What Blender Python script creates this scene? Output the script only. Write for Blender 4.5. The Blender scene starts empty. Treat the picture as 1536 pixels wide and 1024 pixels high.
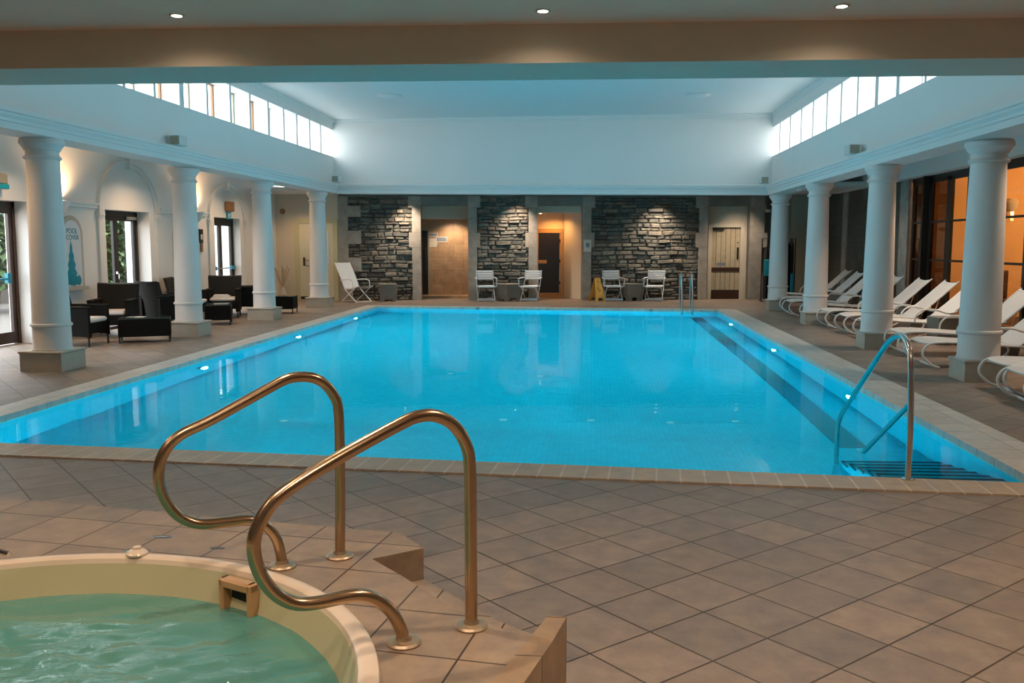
import bpy, math, random
from mathutils import Vector, Matrix, noise
random.seed(7)
PI = math.pi
scene = bpy.context.scene
col = scene.collection

# ------------------------------------------------------------------ camera
cam = bpy.data.cameras.new('camera')
cam.sensor_width = 36.0
cam.lens = 1362.7/1536*36.0
cam.clip_start = .05; cam.clip_end = 300
co = bpy.data.objects.new('camera', cam); col.objects.link(co)
co.location = (0, 0, 1.6)
co.rotation_euler = (math.radians(90-6.123), 0, math.radians(5.037))
scene.camera = co
# ------------------------------------------------------------------ view, world
vs = scene.view_settings
vs.view_transform = 'Standard'; vs.look = 'None'; vs.gamma = 1.0; vs.exposure = 0.0
vs.use_curve_mapping = False
scene.cycles.max_bounces = 10
scene.cycles.diffuse_bounces = 5
scene.cycles.glossy_bounces = 5
scene.cycles.transmission_bounces = 8
scene.cycles.transparent_max_bounces = 12
scene.cycles.sample_clamp_indirect = 4.0
scene.cycles.use_denoising = True
W = bpy.data.worlds.new('world'); scene.world = W
W.use_nodes = True
bg = W.node_tree.nodes['Background']
bg.inputs[0].default_value = (.86, .94, 1.0, 1)
bg.inputs[1].default_value = 9.5

def lamp(kind, loc, power, color, size=.1, aim=None, spot=None, blend=.5, shape=None, sy=None):
    l = bpy.data.lights.new(kind.lower()+'_light', kind)
    l.energy = power; l.color = color
    if kind == 'AREA':
        l.size = size
        if sy: l.shape = 'RECTANGLE'; l.size_y = sy
        if shape: l.shape = shape
    else:
        l.shadow_soft_size = size
    if kind == 'SPOT':
        l.spot_size = math.radians(spot or 70); l.spot_blend = blend
    o = bpy.data.objects.new(kind.lower()+'_light', l); col.objects.link(o)
    o.location = loc
    if aim is not None:
        d = Vector(aim)-Vector(loc)
        o.rotation_euler = d.to_track_quat('-Z', 'Y').to_euler()
    return o
WARM = (1.0, .62, .32)
WARMW = (1.0, .78, .58)
AMBER = (1.0, .50, .16)
CYAN = (.15, .84, 1.0)
# daylight entering through the clerestory strips (portals guide the sky light)
def portal(loc, sx, sy, aim):
    o = lamp('AREA', loc, 1, (1, 1, 1), size=sx, sy=sy, aim=aim)
    o.data.cycles.is_portal = True
    return o
portal((-7.12, 15.6, 4.18), 14.0, .7, (0, 15.6, 4.18))
portal((4.70, 15.6, 4.05), 14.0, .7, (0, 15.6, 4.05))
portal((-9.5, 17.0, 1.1), 1.6, 2.2, (0, 17.0, 1.1))

# ------------------------------------------------------------------ materials
MATS = {}
def newmat(name):
    m = bpy.data.materials.new(name); m.use_nodes = True
    MATS[name] = m
    return m, m.node_tree.nodes, m.node_tree.links, m.node_tree.nodes['Principled BSDF']
def setp(p, **k):
    for a, v in k.items():
        p.inputs[a.replace('_', ' ')].default_value = v
def simple(name, c, rough=.5, metal=0, var=.06, scale=8, bump=0, bscale=60, spec=None, coat=0):
    m, n, l, p = newmat(name)
    setp(p, Roughness=rough, Metallic=metal)
    if spec is not None: p.inputs['Specular IOR Level'].default_value = spec
    if coat: p.inputs['Coat Weight'].default_value = coat
    tc = n.new('ShaderNodeTexCoord')
    nz = n.new('ShaderNodeTexNoise'); nz.inputs['Scale'].default_value = scale; nz.inputs['Detail'].default_value = 4
    l.new(tc.outputs['Object'], nz.inputs['Vector'])
    mx = n.new('ShaderNodeMix'); mx.data_type = 'RGBA'
    mx.inputs[6].default_value = (*[max(0, v*(1-var)) for v in c], 1)
    mx.inputs[7].default_value = (*[min(1, v*(1+var)) for v in c], 1)
    l.new(nz.outputs[0], mx.inputs[0]); l.new(mx.outputs[2], p.inputs['Base Color'])
    if bump:
        nb = n.new('ShaderNodeTexNoise'); nb.inputs['Scale'].default_value = bscale; nb.inputs['Detail'].default_value = 3
        l.new(tc.outputs['Object'], nb.inputs['Vector'])
        b = n.new('ShaderNodeBump'); b.inputs['Strength'].default_value = bump; b.inputs['Distance'].default_value = .01
        l.new(nb.outputs[0], b.inputs['Height']); l.new(b.outputs[0], p.inputs['Normal'])
    return m
def emis(name, c, s):
    m, n, l, p = newmat(name)
    setp(p, Base_Color=(*c, 1)); p.inputs['Emission Color'].default_value = (*c, 1); p.inputs['Emission Strength'].default_value = s
    return m

simple('plaster', (.74, .72, .69), .85, bump=.15, bscale=25, var=.03, scale=1.2)
simple('ceiling_paint', (.72, .72, .70), .9, var=.02)
simple('white_gloss', (.72, .72, .70), .55, var=.03, scale=2)
simple('column_paint', (.71, .67, .64), .6, var=.05, scale=3, bump=.06, bscale=30)
simple('plinth_stone', (.46, .41, .34), .45, var=.18, scale=9)
simple('ceiling_near', (.92, .60, .42), .9, var=.02)  # warm lamp glow on the ceiling is put into this base colour
simple('beam_paint', (.66, .58, .47), .85, var=.03)
simple('green_door', (.66, .62, .48), .6, var=.04)
simple('green_frame', (.52, .50, .30), .6, var=.05)
simple('beige_wall', (.60, .53, .42), .8, var=.04)
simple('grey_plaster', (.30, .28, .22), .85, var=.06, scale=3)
simple('dark_frame', (.018, .012, .009), .45, var=.1)
simple('brown_wood', (.045, .018, .010), .45, var=.2, scale=20)
simple('steel', (.62, .60, .57), .2, metal=1, var=.02)
simple('brass_steel', (.50, .36, .23), .24, metal=1, var=.10, scale=30)
simple('flange_metal', (.50, .38, .26), .38, metal=.8, var=.15, scale=40)
simple('white_frame', (.78, .78, .77), .35, var=.02)
simple('white_sling', (.66, .64, .62), .8, var=.04, scale=60, bump=.4, bscale=300)
simple('white_resin', (.62, .66, .70), .45, var=.03)
simple('grey_wicker', (.20, .18, .155), .8, var=.2, scale=60, bump=.6, bscale=120)
simple('grey_cushion', (.15, .15, .14), .9, var=.2, scale=40)
simple('cushion', (.72, .68, .66), .9, var=.03)
simple('yellow_plastic', (.75, .40, .07), .45, var=.05)
simple('black_ink', (.01, .01, .01), .6)
simple('teal_plastic', (.0, .22, .32), .4, var=.05)
simple('sign_teal', (.0, .30, .40), .4, var=.04)
simple('paper', (.62, .58, .52), .8, var=.05, scale=30)
simple('sign_grey', (.20, .22, .25), .6, var=.2, scale=50)
simple('black_cloth', (.004, .004, .004), .95, var=.3)
simple('teal_cloth', (.02, .42, .50), .8, var=.1)
simple('orange_brown', (.30, .13, .05), .5)
simple('dried_plant', (.42, .33, .23), .9, var=.2, scale=30)
simple('tub_acrylic', (.72, .58, .45), .22, var=.05, scale=5)
simple('tub_inner', (.50, .46, .28), .35, var=.05, scale=3)
simple('skimmer_plastic', (.48, .27, .12), .4, var=.08)
simple('inlet_shade', (.01, .01, .01), .9)
simple('outdoor_paving', (.10, .085, .07), .9, var=.15, scale=6)
simple('soffit_vent', (.6, .6, .58), .6)
simple('quoin_stone', (.30, .27, .235), .9, var=.45, scale=5, bump=.5, bscale=18)
simple('lintel_stone', (.17, .16, .14), .9, var=.4, scale=4, bump=.4, bscale=18)
simple('sauna_wood', (.52, .28, .10), .5, var=.15, scale=12)
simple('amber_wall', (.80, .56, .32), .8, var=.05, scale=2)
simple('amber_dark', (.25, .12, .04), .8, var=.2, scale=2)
simple('terrace_white', (.4, .4, .4), .8, var=.02)
simple('puddle_wet', (.10, .09, .08), .05, var=.2, scale=20)
emis('lamp_glow', (1.0, .84, .62), 14)
emis('sconce_glow', (1.0, .80, .55), 6)
emis('pool_lamp_glow', (.85, 1.0, 1.0), 14)

# wicker, very dark
simple('black_wicker', (.006, .0055, .005), .7, var=.5, scale=120, bump=.5, bscale=160, spec=.15)
simple('back_wicker', (.010, .009, .008), .6, var=.4, scale=120, bump=.5, bscale=160, spec=.25)

# slate stones, varied per island
m, n, l, p = newmat('slate')
setp(p, Roughness=.85)
geo = n.new('ShaderNodeNewGeometry'); tc = n.new('ShaderNodeTexCoord')
cr = n.new('ShaderNodeValToRGB')
cr.color_ramp.elements[0].color = (.080, .080, .076, 1); cr.color_ramp.elements[1].color = (.22, .195, .165, 1)
e = cr.color_ramp.elements.new(.55); e.color = (.145, .14, .128, 1)
l.new(geo.outputs['Random Per Island'], cr.inputs[0])
nz = n.new('ShaderNodeTexNoise'); nz.inputs['Scale'].default_value = 14; nz.inputs['Detail'].default_value = 6
l.new(tc.outputs['Object'], nz.inputs['Vector'])
mx = n.new('ShaderNodeMix'); mx.data_type = 'RGBA'; mx.blend_type = 'MULTIPLY'; mx.inputs[0].default_value = .75
l.new(cr.outputs[0], mx.inputs[6])
cr2 = n.new('ShaderNodeValToRGB'); cr2.color_ramp.elements[0].position = .3; cr2.color_ramp.elements[0].color = (.35, .38, .38, 1)
cr2.color_ramp.elements[1].position = .7; cr2.color_ramp.elements[1].color = (1.3, 1.25, 1.15, 1)
l.new(nz.outputs[0], cr2.inputs[0]); l.new(cr2.outputs[0], mx.inputs[7]); l.new(mx.outputs[2], p.inputs['Base Color'])
b = n.new('ShaderNodeBump'); b.inputs['Strength'].default_value = .8; b.inputs['Distance'].default_value = .02
l.new(nz.outputs[0], b.inputs['Height']); l.new(b.outputs[0], p.inputs['Normal'])

def tiles(name, size, ang, org, c1, c2, grout, gw=.0035, rough=.45, rowh=None, offset=0.0, bumpd=.002, mott=.35, axes='XY', mot_scale=7):
    m, n, l, p = newmat(name)
    tc = n.new('ShaderNodeTexCoord')
    if axes == 'XZ':
        sp = n.new('ShaderNodeSeparateXYZ'); cb = n.new('ShaderNodeCombineXYZ')
        l.new(tc.outputs['Object'], sp.inputs[0]); l.new(sp.outputs[0], cb.inputs[0]); l.new(sp.outputs[2], cb.inputs[1]); src = cb.outputs[0]
    elif axes == 'YZ':
        sp = n.new('ShaderNodeSeparateXYZ'); cb = n.new('ShaderNodeCombineXYZ')
        l.new(tc.outputs['Object'], sp.inputs[0]); l.new(sp.outputs[1], cb.inputs[0]); l.new(sp.outputs[2], cb.inputs[1]); src = cb.outputs[0]
    else: src = tc.outputs['Object']
    mp = n.new('ShaderNodeMapping')
    c, s = math.cos(-ang), math.sin(-ang)
    mp.inputs['Rotation'].default_value = (0, 0, -ang)
    mp.inputs['Location'].default_value = (-(c*org[0]-s*org[1]), -(s*org[0]+c*org[1]), 0)
    l.new(src, mp.inputs[0])
    br = n.new('ShaderNodeTexBrick'); br.offset = offset; br.squash = 1; br.offset_frequency = 2
    br.inputs['Scale'].default_value = 1; br.inputs['Brick Width'].default_value = size; br.inputs['Row Height'].default_value = rowh or size
    br.inputs['Mortar Size'].default_value = gw; br.inputs['Mortar Smooth'].default_value = .1; br.inputs['Bias'].default_value = 0
    br.inputs['Color1'].default_value = (*c1, 1); br.inputs['Color2'].default_value = (*c2, 1); br.inputs['Mortar'].default_value = (*grout, 1)
    l.new(mp.outputs[0], br.inputs['Vector'])
    nz = n.new('ShaderNodeTexNoise'); nz.inputs['Scale'].default_value = mot_scale; nz.inputs['Detail'].default_value = 6; nz.inputs['Roughness'].default_value = .65
    l.new(src, nz.inputs['Vector'])
    cr = n.new('ShaderNodeValToRGB'); cr.color_ramp.elements[0].position = .3; cr.color_ramp.elements[1].position = .72
    cr.color_ramp.elements[0].color = (1-mott, 1-mott, 1-mott*.85, 1); cr.color_ramp.elements[1].color = (1.12, 1.10, 1.06, 1)
    l.new(nz.outputs[0], cr.inputs[0])
    mx = n.new('ShaderNodeMix'); mx.data_type = 'RGBA'; mx.blend_type = 'MULTIPLY'; mx.inputs[0].default_value = 1
    l.new(br.outputs['Color'], mx.inputs[6]); l.new(cr.outputs[0], mx.inputs[7]); l.new(mx.outputs[2], p.inputs['Base Color'])
    b = n.new('ShaderNodeBump'); b.inputs['Strength'].default_value = .6; b.inputs['Distance'].default_value = bumpd; b.invert = True
    l.new(br.outputs['Fac'], b.inputs['Height']); l.new(b.outputs[0], p.inputs['Normal'])
    mr = n.new('ShaderNodeMapRange'); mr.inputs['To Min'].default_value = rough-.06; mr.inputs['To Max'].default_value = rough+.12
    l.new(nz.outputs[0], mr.inputs[0]); l.new(mr.outputs[0], p.inputs['Roughness'])
    return m
TS, TA, TO = .33489, math.radians(42.39), (-.1777, 4.6257)
tiles('floor_tile', TS, TA, TO, (.31, .235, .18), (.225, .18, .145), (.06, .042, .028), gw=.0045)
tiles('deck_tile', TS, math.radians(-8.5), (-1.974, 3.662), (.35, .255, .175), (.29, .215, .15), (.07, .042, .024), gw=.004)
tiles('curb_tile', .31, 0, (0, 0), (.38, .25, .14), (.32, .21, .12), (.06, .04, .02), gw=.003)
tiles('coping_side', .33, PI/2, (0, 0), (.66, .62, .56), (.60, .56, .50), (.32, .28, .24), gw=.004, rough=.4, mott=.2)
tiles('coping_near', .163, math.radians(-4.2), (0, 0), (.52, .40, .28), (.46, .35, .24), (.66, .56, .44), gw=.007, rowh=2.0, rough=.38, mott=.25)
tiles('pool_tile', .05, 0, (0, 0), (.001, .54, .70), (.001, .48, .62), (.001, .42, .55), gw=.003, rough=.5, mott=.06, bumpd=.0005)
tiles('pool_tile_yz', .05, 0, (0, 0), (.001, .52, .68), (.001, .46, .60), (.001, .40, .54), gw=.003, rough=.5, mott=.06, axes='YZ', bumpd=.0005)
tiles('pool_tile_xz', .05, 0, (0, 0), (.001, .52, .68), (.001, .46, .60), (.001, .40, .54), gw=.003, rough=.5, mott=.06, axes='XZ', bumpd=.0005)
tiles('pool_dark', .05, 0, (0, 0), (.004, .10, .15), (.003, .08, .12), (.003, .06, .1), gw=.003, rough=.5, mott=.06)
tiles('marble_tile', .6, 0, (0, 0), (.50, .32, .17), (.44, .27, .14), (.20, .11, .05), gw=.004, rough=.35, rowh=.4, offset=.5, axes='XZ', mott=.35, mot_scale=4)
tiles('block_wall', .44, 0, (0, 0), (.115, .108, .085), (.09, .085, .068), (.06, .055, .045), gw=.006, rough=.8, rowh=.30, offset=.5, axes='YZ', mott=.3)
tiles('block_wall_x', .44, 0, (0, 0), (.115, .108, .085), (.09, .085, .068), (.06, .055, .045), gw=.006, rough=.8, rowh=.30, offset=.5, axes='XZ', mott=.3)
tiles('plank_door', .14, 0, (0, 0), (.48, .40, .27), (.42, .35, .24), (.14, .10, .06), gw=.008, rough=.55, rowh=5, axes='XZ', mott=.15)

# pool water: refracting surface with a faint ripple
def water(name, scale, strength, tint, dist, rough=0.0):
    m, n, l, p = newmat(name)
    setp(p, Base_Color=(*tint, 1), Roughness=rough, IOR=1.33)
    p.inputs['Transmission Weight'].default_value = 1
    tc = n.new('ShaderNodeTexCoord')
    nz = n.new('ShaderNodeTexNoise'); nz.inputs['Scale'].default_value = scale; nz.inputs['Detail'].default_value = 2
    l.new(tc.outputs['Object'], nz.inputs['Vector'])
    b = n.new('ShaderNodeBump'); b.inputs['Strength'].default_value = strength; b.inputs['Distance'].default_value = dist
    l.new(nz.outputs[0], b.inputs['Height']); l.new(b.outputs[0], p.inputs['Normal'])
    rf = n.new('ShaderNodeBsdfRefraction'); rf.inputs['IOR'].default_value = 1.33; rf.inputs['Color'].default_value = (*tint, 1); rf.inputs['Roughness'].default_value = 0
    l.new(b.outputs[0], rf.inputs['Normal'])
    ms = n.new('ShaderNodeMixShader'); ms.inputs[0].default_value = .74
    l.new(p.outputs[0], ms.inputs[1]); l.new(rf.outputs[0], ms.inputs[2]); l.new(ms.outputs[0], n['Material Output'].inputs[0])
    return m
water('pool_water', 5, .10, (.42, .95, .98), .01)
# spa water: churned thin surface, tinted transparency plus fresnel reflection
m, n, l, p = newmat('spa_water')
n.remove(p); out = n['Material Output']
tr = n.new('ShaderNodeBsdfTransparent'); tr.inputs[0].default_value = (.45, .85, .65, 1)
df = n.new('ShaderNodeBsdfDiffuse'); df.inputs[0].default_value = (.14, .40, .36, 1)
gl = n.new('ShaderNodeBsdfGlossy'); gl.inputs['Roughness'].default_value = .01; gl.inputs[0].default_value = (1, 1, 1, 1)
fr = n.new('ShaderNodeFresnel'); fr.inputs[0].default_value = 1.45
tc = n.new('ShaderNodeTexCoord')
mp = n.new('ShaderNodeMapping'); mp.inputs['Scale'].default_value = (1, 1.5, 1); mp.inputs['Rotation'].default_value = (0, 0, .3)
nz = n.new('ShaderNodeTexNoise'); nz.inputs['Scale'].default_value = 9; nz.inputs['Detail'].default_value = 5; nz.inputs['Roughness'].default_value = .6; nz.inputs['Distortion'].default_value = .6
l.new(tc.outputs['Object'], mp.inputs[0]); l.new(mp.outputs[0], nz.inputs['Vector'])
b = n.new('ShaderNodeBump'); b.inputs['Strength'].default_value = .25; b.inputs['Distance'].default_value = .02
l.new(nz.outputs[0], b.inputs['Height'])
for q in (gl, fr): l.new(b.outputs[0], q.inputs['Normal'])
m1 = n.new('ShaderNodeMixShader'); m1.inputs[0].default_value = .55
l.new(tr.outputs[0], m1.inputs[1]); l.new(df.outputs[0], m1.inputs[2])
m2 = n.new('ShaderNodeMixShader'); l.new(fr.outputs[0], m2.inputs[0]); l.new(m1.outputs[0], m2.inputs[1]); l.new(gl.outputs[0], m2.inputs[2])
l.new(m2.outputs[0], out.inputs[0])
# window panes
def pane(name, tint, refl=.12):
    m, n, l, p = newmat(name)
    n.remove(p); out = n['Material Output']
    tr = n.new('ShaderNodeBsdfTransparent'); tr.inputs[0].default_value = (*tint, 1)
    gl = n.new('ShaderNodeBsdfGlossy'); gl.inputs['Roughness'].default_value = .02
    lw = n.new('ShaderNodeLayerWeight'); pw = n.new('ShaderNodeMath'); pw.operation = 'POWER'; pw.inputs[1].default_value = 5
    ml = n.new('ShaderNodeMath'); ml.operation = 'MULTIPLY_ADD'; ml.inputs[1].default_value = .75; ml.inputs[2].default_value = .04
    l.new(lw.outputs['Facing'], pw.inputs[0]); l.new(pw.outputs[0], ml.inputs[0])
    m2 = n.new('ShaderNodeMixShader'); l.new(ml.outputs[0], m2.inputs[0]); l.new(tr.outputs[0], m2.inputs[1]); l.new(gl.outputs[0], m2.inputs[2])
    l.new(m2.outputs[0], out.inputs[0])
pane('pane', (.95, .97, .97)); pane('pane_smoked', (.12, .09, .07)); pane('table_glass', (.35, .42, .42))
# foliage
m, n, l, p = newmat('foliage'); setp(p, Roughness=.6)
geo = n.new('ShaderNodeNewGeometry'); cr = n.new('ShaderNodeValToRGB')
cr.color_ramp.elements[0].color = (.012, .035, .008, 1); cr.color_ramp.elements[1].color = (.10, .155, .055, 1)
l.new(geo.outputs['Random Per Island'], cr.inputs[0]); l.new(cr.outputs[0], p.inputs['Base Color'])

# ------------------------------------------------------------------ mesh builder
class MB:
    def __init__(s, M=None):
        s.v = []; s.f = []; s.sm = []; s.M = M or Matrix()
    def add(s, vs_, fs, smooth=False):
        o = len(s.v)
        s.v += [s.M @ Vector(v) for v in vs_]
        s.f += [tuple(i+o for i in f) for f in fs]; s.sm += [smooth]*len(fs)
    def box(s, x0, x1, y0, y1, z0, z1):
        s.add([(x0,y0,z0),(x1,y0,z0),(x1,y1,z0),(x0,y1,z0),(x0,y0,z1),(x1,y0,z1),(x1,y1,z1),(x0,y1,z1)],
              [(0,3,2,1),(4,5,6,7),(0,1,5,4),(1,2,6,5),(2,3,7,6),(3,0,4,7)])
    def bbox(s, x0, x1, y0, y1, z0, z1, b=.01):
        # box with chamfered vertical and top edges
        def ring(x0, x1, y0, y1, z, b):
            return [(x0+b,y0,z),(x1-b,y0,z),(x1,y0+b,z),(x1,y1-b,z),(x1-b,y1,z),(x0+b,y1,z),(x0,y1-b,z),(x0,y0+b,z)]
        r = [ring(x0+b, x1-b, y0+b, y1-b, z0, b*.5), ring(x0, x1, y0, y1, z0+b, b), ring(x0, x1, y0, y1, z1-b, b), ring(x0+b, x1-b, y0+b, y1-b, z1, b*.5)]
        vs_ = sum(r, []); fs = []
        for k in range(3):
            for i in range(8): fs.append((k*8+i, k*8+(i+1)%8, k*8+8+(i+1)%8, k*8+8+i))
        fs.append(tuple(reversed(range(8)))); fs.append(tuple(range(24, 32)))
        s.add(vs_, fs)
    def prism(s, poly, z0, z1):
        n_ = len(poly)
        a = sum(poly[i][0]*poly[(i+1)%n_][1]-poly[(i+1)%n_][0]*poly[i][1] for i in range(n_))
        if a < 0: poly = poly[::-1]
        s.add([(x, y, z0) for x, y in poly]+[(x, y, z1) for x, y in poly],
              [tuple(reversed(range(n_))), tuple(range(n_, 2*n_))]+[(i, (i+1) % n_, n_+(i+1) % n_, n_+i) for i in range(n_)])
    def sweep(s, prof, path_a, path_b):
        # closed profile [(out,z)] swept between two points; 'out' is to the left normal
        a = Vector(path_a); b_ = Vector(path_b); d = (b_-a).normalized(); nrm = Vector((-d.y, d.x, 0)); k = len(prof)
        vs_ = [(a.x+nrm.x*o, a.y+nrm.y*o, a.z+z) for o, z in prof]+[(b_.x+nrm.x*o, b_.y+nrm.y*o, b_.z+z) for o, z in prof]
        s.add(vs_, [(i, (i+1) % k, k+(i+1) % k, k+i) for i in range(k)]+[tuple(reversed(range(k))), tuple(range(k, 2*k))])
    def lathe(s, prof, c=(0, 0, 0), n_=40, smooth=True, cap=True):
        vs_ = []; fs = []
        for r, z in prof:
            for i in range(n_):
                a = 2*PI*i/n_; vs_.append((c[0]+r*math.cos(a), c[1]+r*math.sin(a), c[2]+z))
        for k in range(len(prof)-1):
            for i in range(n_): fs.append((k*n_+i, k*n_+(i+1) % n_, (k+1)*n_+(i+1) % n_, (k+1)*n_+i))
        if cap:
            fs.append(tuple(reversed(range(n_)))); fs.append(tuple(range((len(prof)-1)*n_, len(prof)*n_)))
        s.add(vs_, fs, smooth)
    def tube(s, pts, r, n_=10, closed=False, flat=None):
        pts = [Vector(p_) for p_ in pts]; k = len(pts); vs_ = []; fs = []
        up = None
        for i, p_ in enumerate(pts):
            if closed: t = pts[(i+1) % k]-pts[i-1]
            else: t = pts[min(i+1, k-1)]-pts[max(i-1, 0)]
            t.normalize()
            if up is None:
                up = Vector((0, 0, 1)) if abs(t.z) < .9 else Vector((0, 1, 0))
            a = t.cross(up)
            if a.length < 1e-4: a = t.cross(Vector((1, .3, 0)))
            a.normalize(); b_ = a.cross(t).normalized(); up = b_
            ra, rb = (r, r) if flat is None else flat
            for j in range(n_):
                an = 2*PI*j/n_; vs_.append(p_+a*math.cos(an)*ra+b_*math.sin(an)*rb)
        for i in range(k if closed else k-1):
            i2 = (i+1) % k
            for j in range(n_): fs.append((i*n_+j, i*n_+(j+1) % n_, i2*n_+(j+1) % n_, i2*n_+j))
        if not closed:
            fs.append(tuple(range(n_))); fs.append(tuple(reversed(range((k-1)*n_, k*n_))))
        s.add(vs_, fs, True)
    def build(s, name, mat, parent=None, loc=None):
        me = bpy.data.meshes.new(name); me.from_pydata([tuple(v) for v in s.v], [], s.f)
        me.polygons.foreach_set('use_smooth', s.sm)
        me.materials.append(MATS[mat]); me.update()
        if any(s.sm): me.set_sharp_from_angle(angle=math.radians(38))
        o = bpy.data.objects.new(name, me); col.objects.link(o)
        if parent: o.parent = parent
        if loc: o.location = loc
        return o
def spline(pts, seg=6, closed=False):
    P = [Vector(p_) for p_ in pts]; out_ = []; k = len(P)
    for i in range(k if closed else k-1):
        if closed: a, b_, c, d = P[i-1], P[i], P[(i+1) % k], P[(i+2) % k]
        else: a, b_, c, d = P[max(i-1, 0)], P[i], P[i+1], P[min(i+2, k-1)]
        for j in range(seg):
            t = j/seg
            out_.append(.5*((2*b_)+(c-a)*t+(2*a-5*b_+4*c-d)*t*t+(3*b_-a-3*c+d)*t**3))
    if not closed: out_.append(P[-1])
    return out_
def tag(o, label, cat, group=None, kind=None):
    if label: o['label'] = label
    if cat: o['category'] = cat
    if group: o['group'] = group
    if kind: o['kind'] = kind
    return o
def thing(name, label, cat, loc=(0, 0, 0), rz=0, group=None):
    o = bpy.data.objects.new(name, None); col.objects.link(o); o.empty_display_size = .2
    o.location = loc; o.rotation_euler = (0, 0, rz)
    return tag(o, label, cat, group)
def struct(mb, name, mat, parent=None, label=None):
    o = mb.build(name, mat, parent)
    if not parent: o['kind'] = 'structure'
    if label: o['label'] = label
    return o
def copy_tree(o, parent=None):
    c = o.copy(); col.objects.link(c); c.parent = parent
    for ch in o.children: copy_tree(ch, c)
    return c

# ------------------------------------------------------------------ geometry constants
PL, PR_ = -5.45, 3.0
def near_y(x): return 6.44-.0733*x
def far_y(x): return 22.55-.077*x
NL = (PL, near_y(PL)); NR = (PR_, near_y(PR_)); FR = (PR_+.03, far_y(3)); FL = (PL-.05, far_y(PL))
XL, XR = -9.0, 6.75             # side walls
ZL, ZR = 2.91, 2.785            # beam undersides, left and right
def zb(x): return ZL+(ZR-ZL)*(x+6.65)/10.87
YB = -3.0
def wall_y(x): return 25.40+.118*(x+7.17)
FWA = math.atan(.118)
FW = Matrix.Translation((-7.17, 25.40, 0)) @ Matrix.Rotation(FWA, 4, 'Z')   # local x along the far wall, local y away from camera
def fx(X): return (X+7.17)/math.cos(FWA)

# ------------------------------------------------------------------ floor
fl = MB()
o_ = [(-9.6, YB), (8.2, YB), (8.2, 30.0), (-9.6, 30.0)]
cop_out = [(PL-.34, near_y(PL)-.36), (PR_+.47, near_y(PR_)-.36), (PR_+.50, FR[1]+.32), (PL-.39, FL[1]+.32)]
fl.add([(x, y, 0) for x, y in o_]+[(x, y, 0) for x, y in cop_out], [(0, 1, 5, 4), (1, 2, 6, 5), (2, 3, 7, 6), (3, 0, 4, 7)])
struct(fl, 'floor', 'floor_tile', label='beige floor tiles laid diagonally around the pool')
# coping, four strips
cz = .012
ins = [NL, NR, FR, FL]
NLo, NRo, FRo, FLo = (NL[0]-.004, NL[1]-.004), (NR[0]+.004, NR[1]-.004), (FR[0]+.004, FR[1]+.004), (FL[0]-.004, FL[1]+.004)
def strip(name, a, b_, c, d, mat, label):
    mb = MB(); mb.prism([a, b_, c, d], -.10, cz); struct(mb, name, mat, label=label)
strip('trim_1', cop_out[0], cop_out[1], NR, NL, 'coping_near', 'beige coping strip along the near edge of the pool')
strip('trim_2', cop_out[1], cop_out[2], FR, NR, 'coping_side', 'pale coping strip along the right edge of the pool')
strip('trim_3', cop_out[2], cop_out[3], FL, FR, 'coping_side', 'pale coping strip along the far edge of the pool')
strip('trim_4', cop_out[3], cop_out[0], NL, FL, 'coping_side', 'pale coping strip along the left edge of the pool')
# ------------------------------------------------------------------ pool
pool = thing('swimming_pool', 'long turquoise swimming pool filling the middle of the hall', 'pool', (-1.2, 14.5, 0))
def world_child(mb, name, mat, parent, label=None):
    # mesh given in world coordinates, parented to a thing
    inv = (Matrix.Translation(parent.location) @ parent.rotation_euler.to_matrix().to_4x4()).inverted()
    mb.v = [inv @ v for v in mb.v]
    o = mb.build(name, mat, parent)
    if label: o['label'] = label
    return o
D1, D2 = -1.15, -1.25
mb = MB()
mb.add([(NL[0]-.1, NL[1]-.1, D1), (NR[0]+.1, NR[1]-.1, D1), (3.1, 8.55, D1), (PL-.1, 9.1, D1), (PL-.1, 9.1, D2), (3.1, 8.55, D2), (FR[0]+.1, FR[1]+.1, D2), (FL[0]-.1, FL[1]+.1, D2)],
       [(0, 1, 2, 3), (3, 2, 5, 4), (4, 5, 6, 7)])
world_child(mb, 'pool_floor', 'pool_tile', pool)
for a, b_, nm, mt in ((FLo, NLo, 'side_wall', 'pool_tile_yz'), (NRo, FRo, 'side_wall', 'pool_tile_yz'), (NLo, NRo, 'end_wall', 'pool_tile_xz'), (FRo, FLo, 'end_wall', 'pool_tile_xz')):
    mb = MB(); mb.add([(*a, D2-.12), (*b_, D2-.12), (*b_, -.03), (*a, -.03)], [(0, 1, 2, 3)])
    world_child(mb, nm, mt, pool)
mb = MB()
xa = 2.34
mb.add([(xa, 8.6, D2+.004), (xa+.28, 8.6, D2+.004), (xa+.28, 22, D2+.004), (xa, 22, D2+.004)], [(0, 1, 2, 3)])
world_child(mb, 'lane_marking', 'pool_dark', pool, 'dark tiled line along the pool floor')
mb = MB()
ns, tr_, ri = 8, .235, .135
for k in range(ns):
    y0 = near_y(2.6)+.06; z1 = -.16-k*ri
    mb.box(2.18, 3.0, y0+k*tr_-.01, y0+(k+1)*tr_, D1, z1) if z1 > D1 else None
st = world_child(mb, 'step_block', 'pool_tile', pool, 'tiled steps going down in the near right corner')
mb = MB()
for k in range(ns-1):
    y0 = near_y(2.6)+.06; z1 = -.16-k*ri
    ye = y0+(k+1)*tr_
    if z1 > D1: mb.box(2.17, 3.0, ye-.045, ye+.004, z1-.006, z1+.004)
    if z1 > D1: mb.box(2.168, 2.182, ye-.17, ye, z1-.05, z1+.004)
inv = Matrix.Translation(pool.location).inverted(); mb.v = [inv @ v for v in mb.v]
mb.build('step_nosing', 'pool_dark', st)
mb = MB(); WZ = -.045
mb.add([(*NL, WZ), (*NR, WZ), (*FR, WZ), (*FL, WZ)], [(0, 1, 2, 3)])
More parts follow.
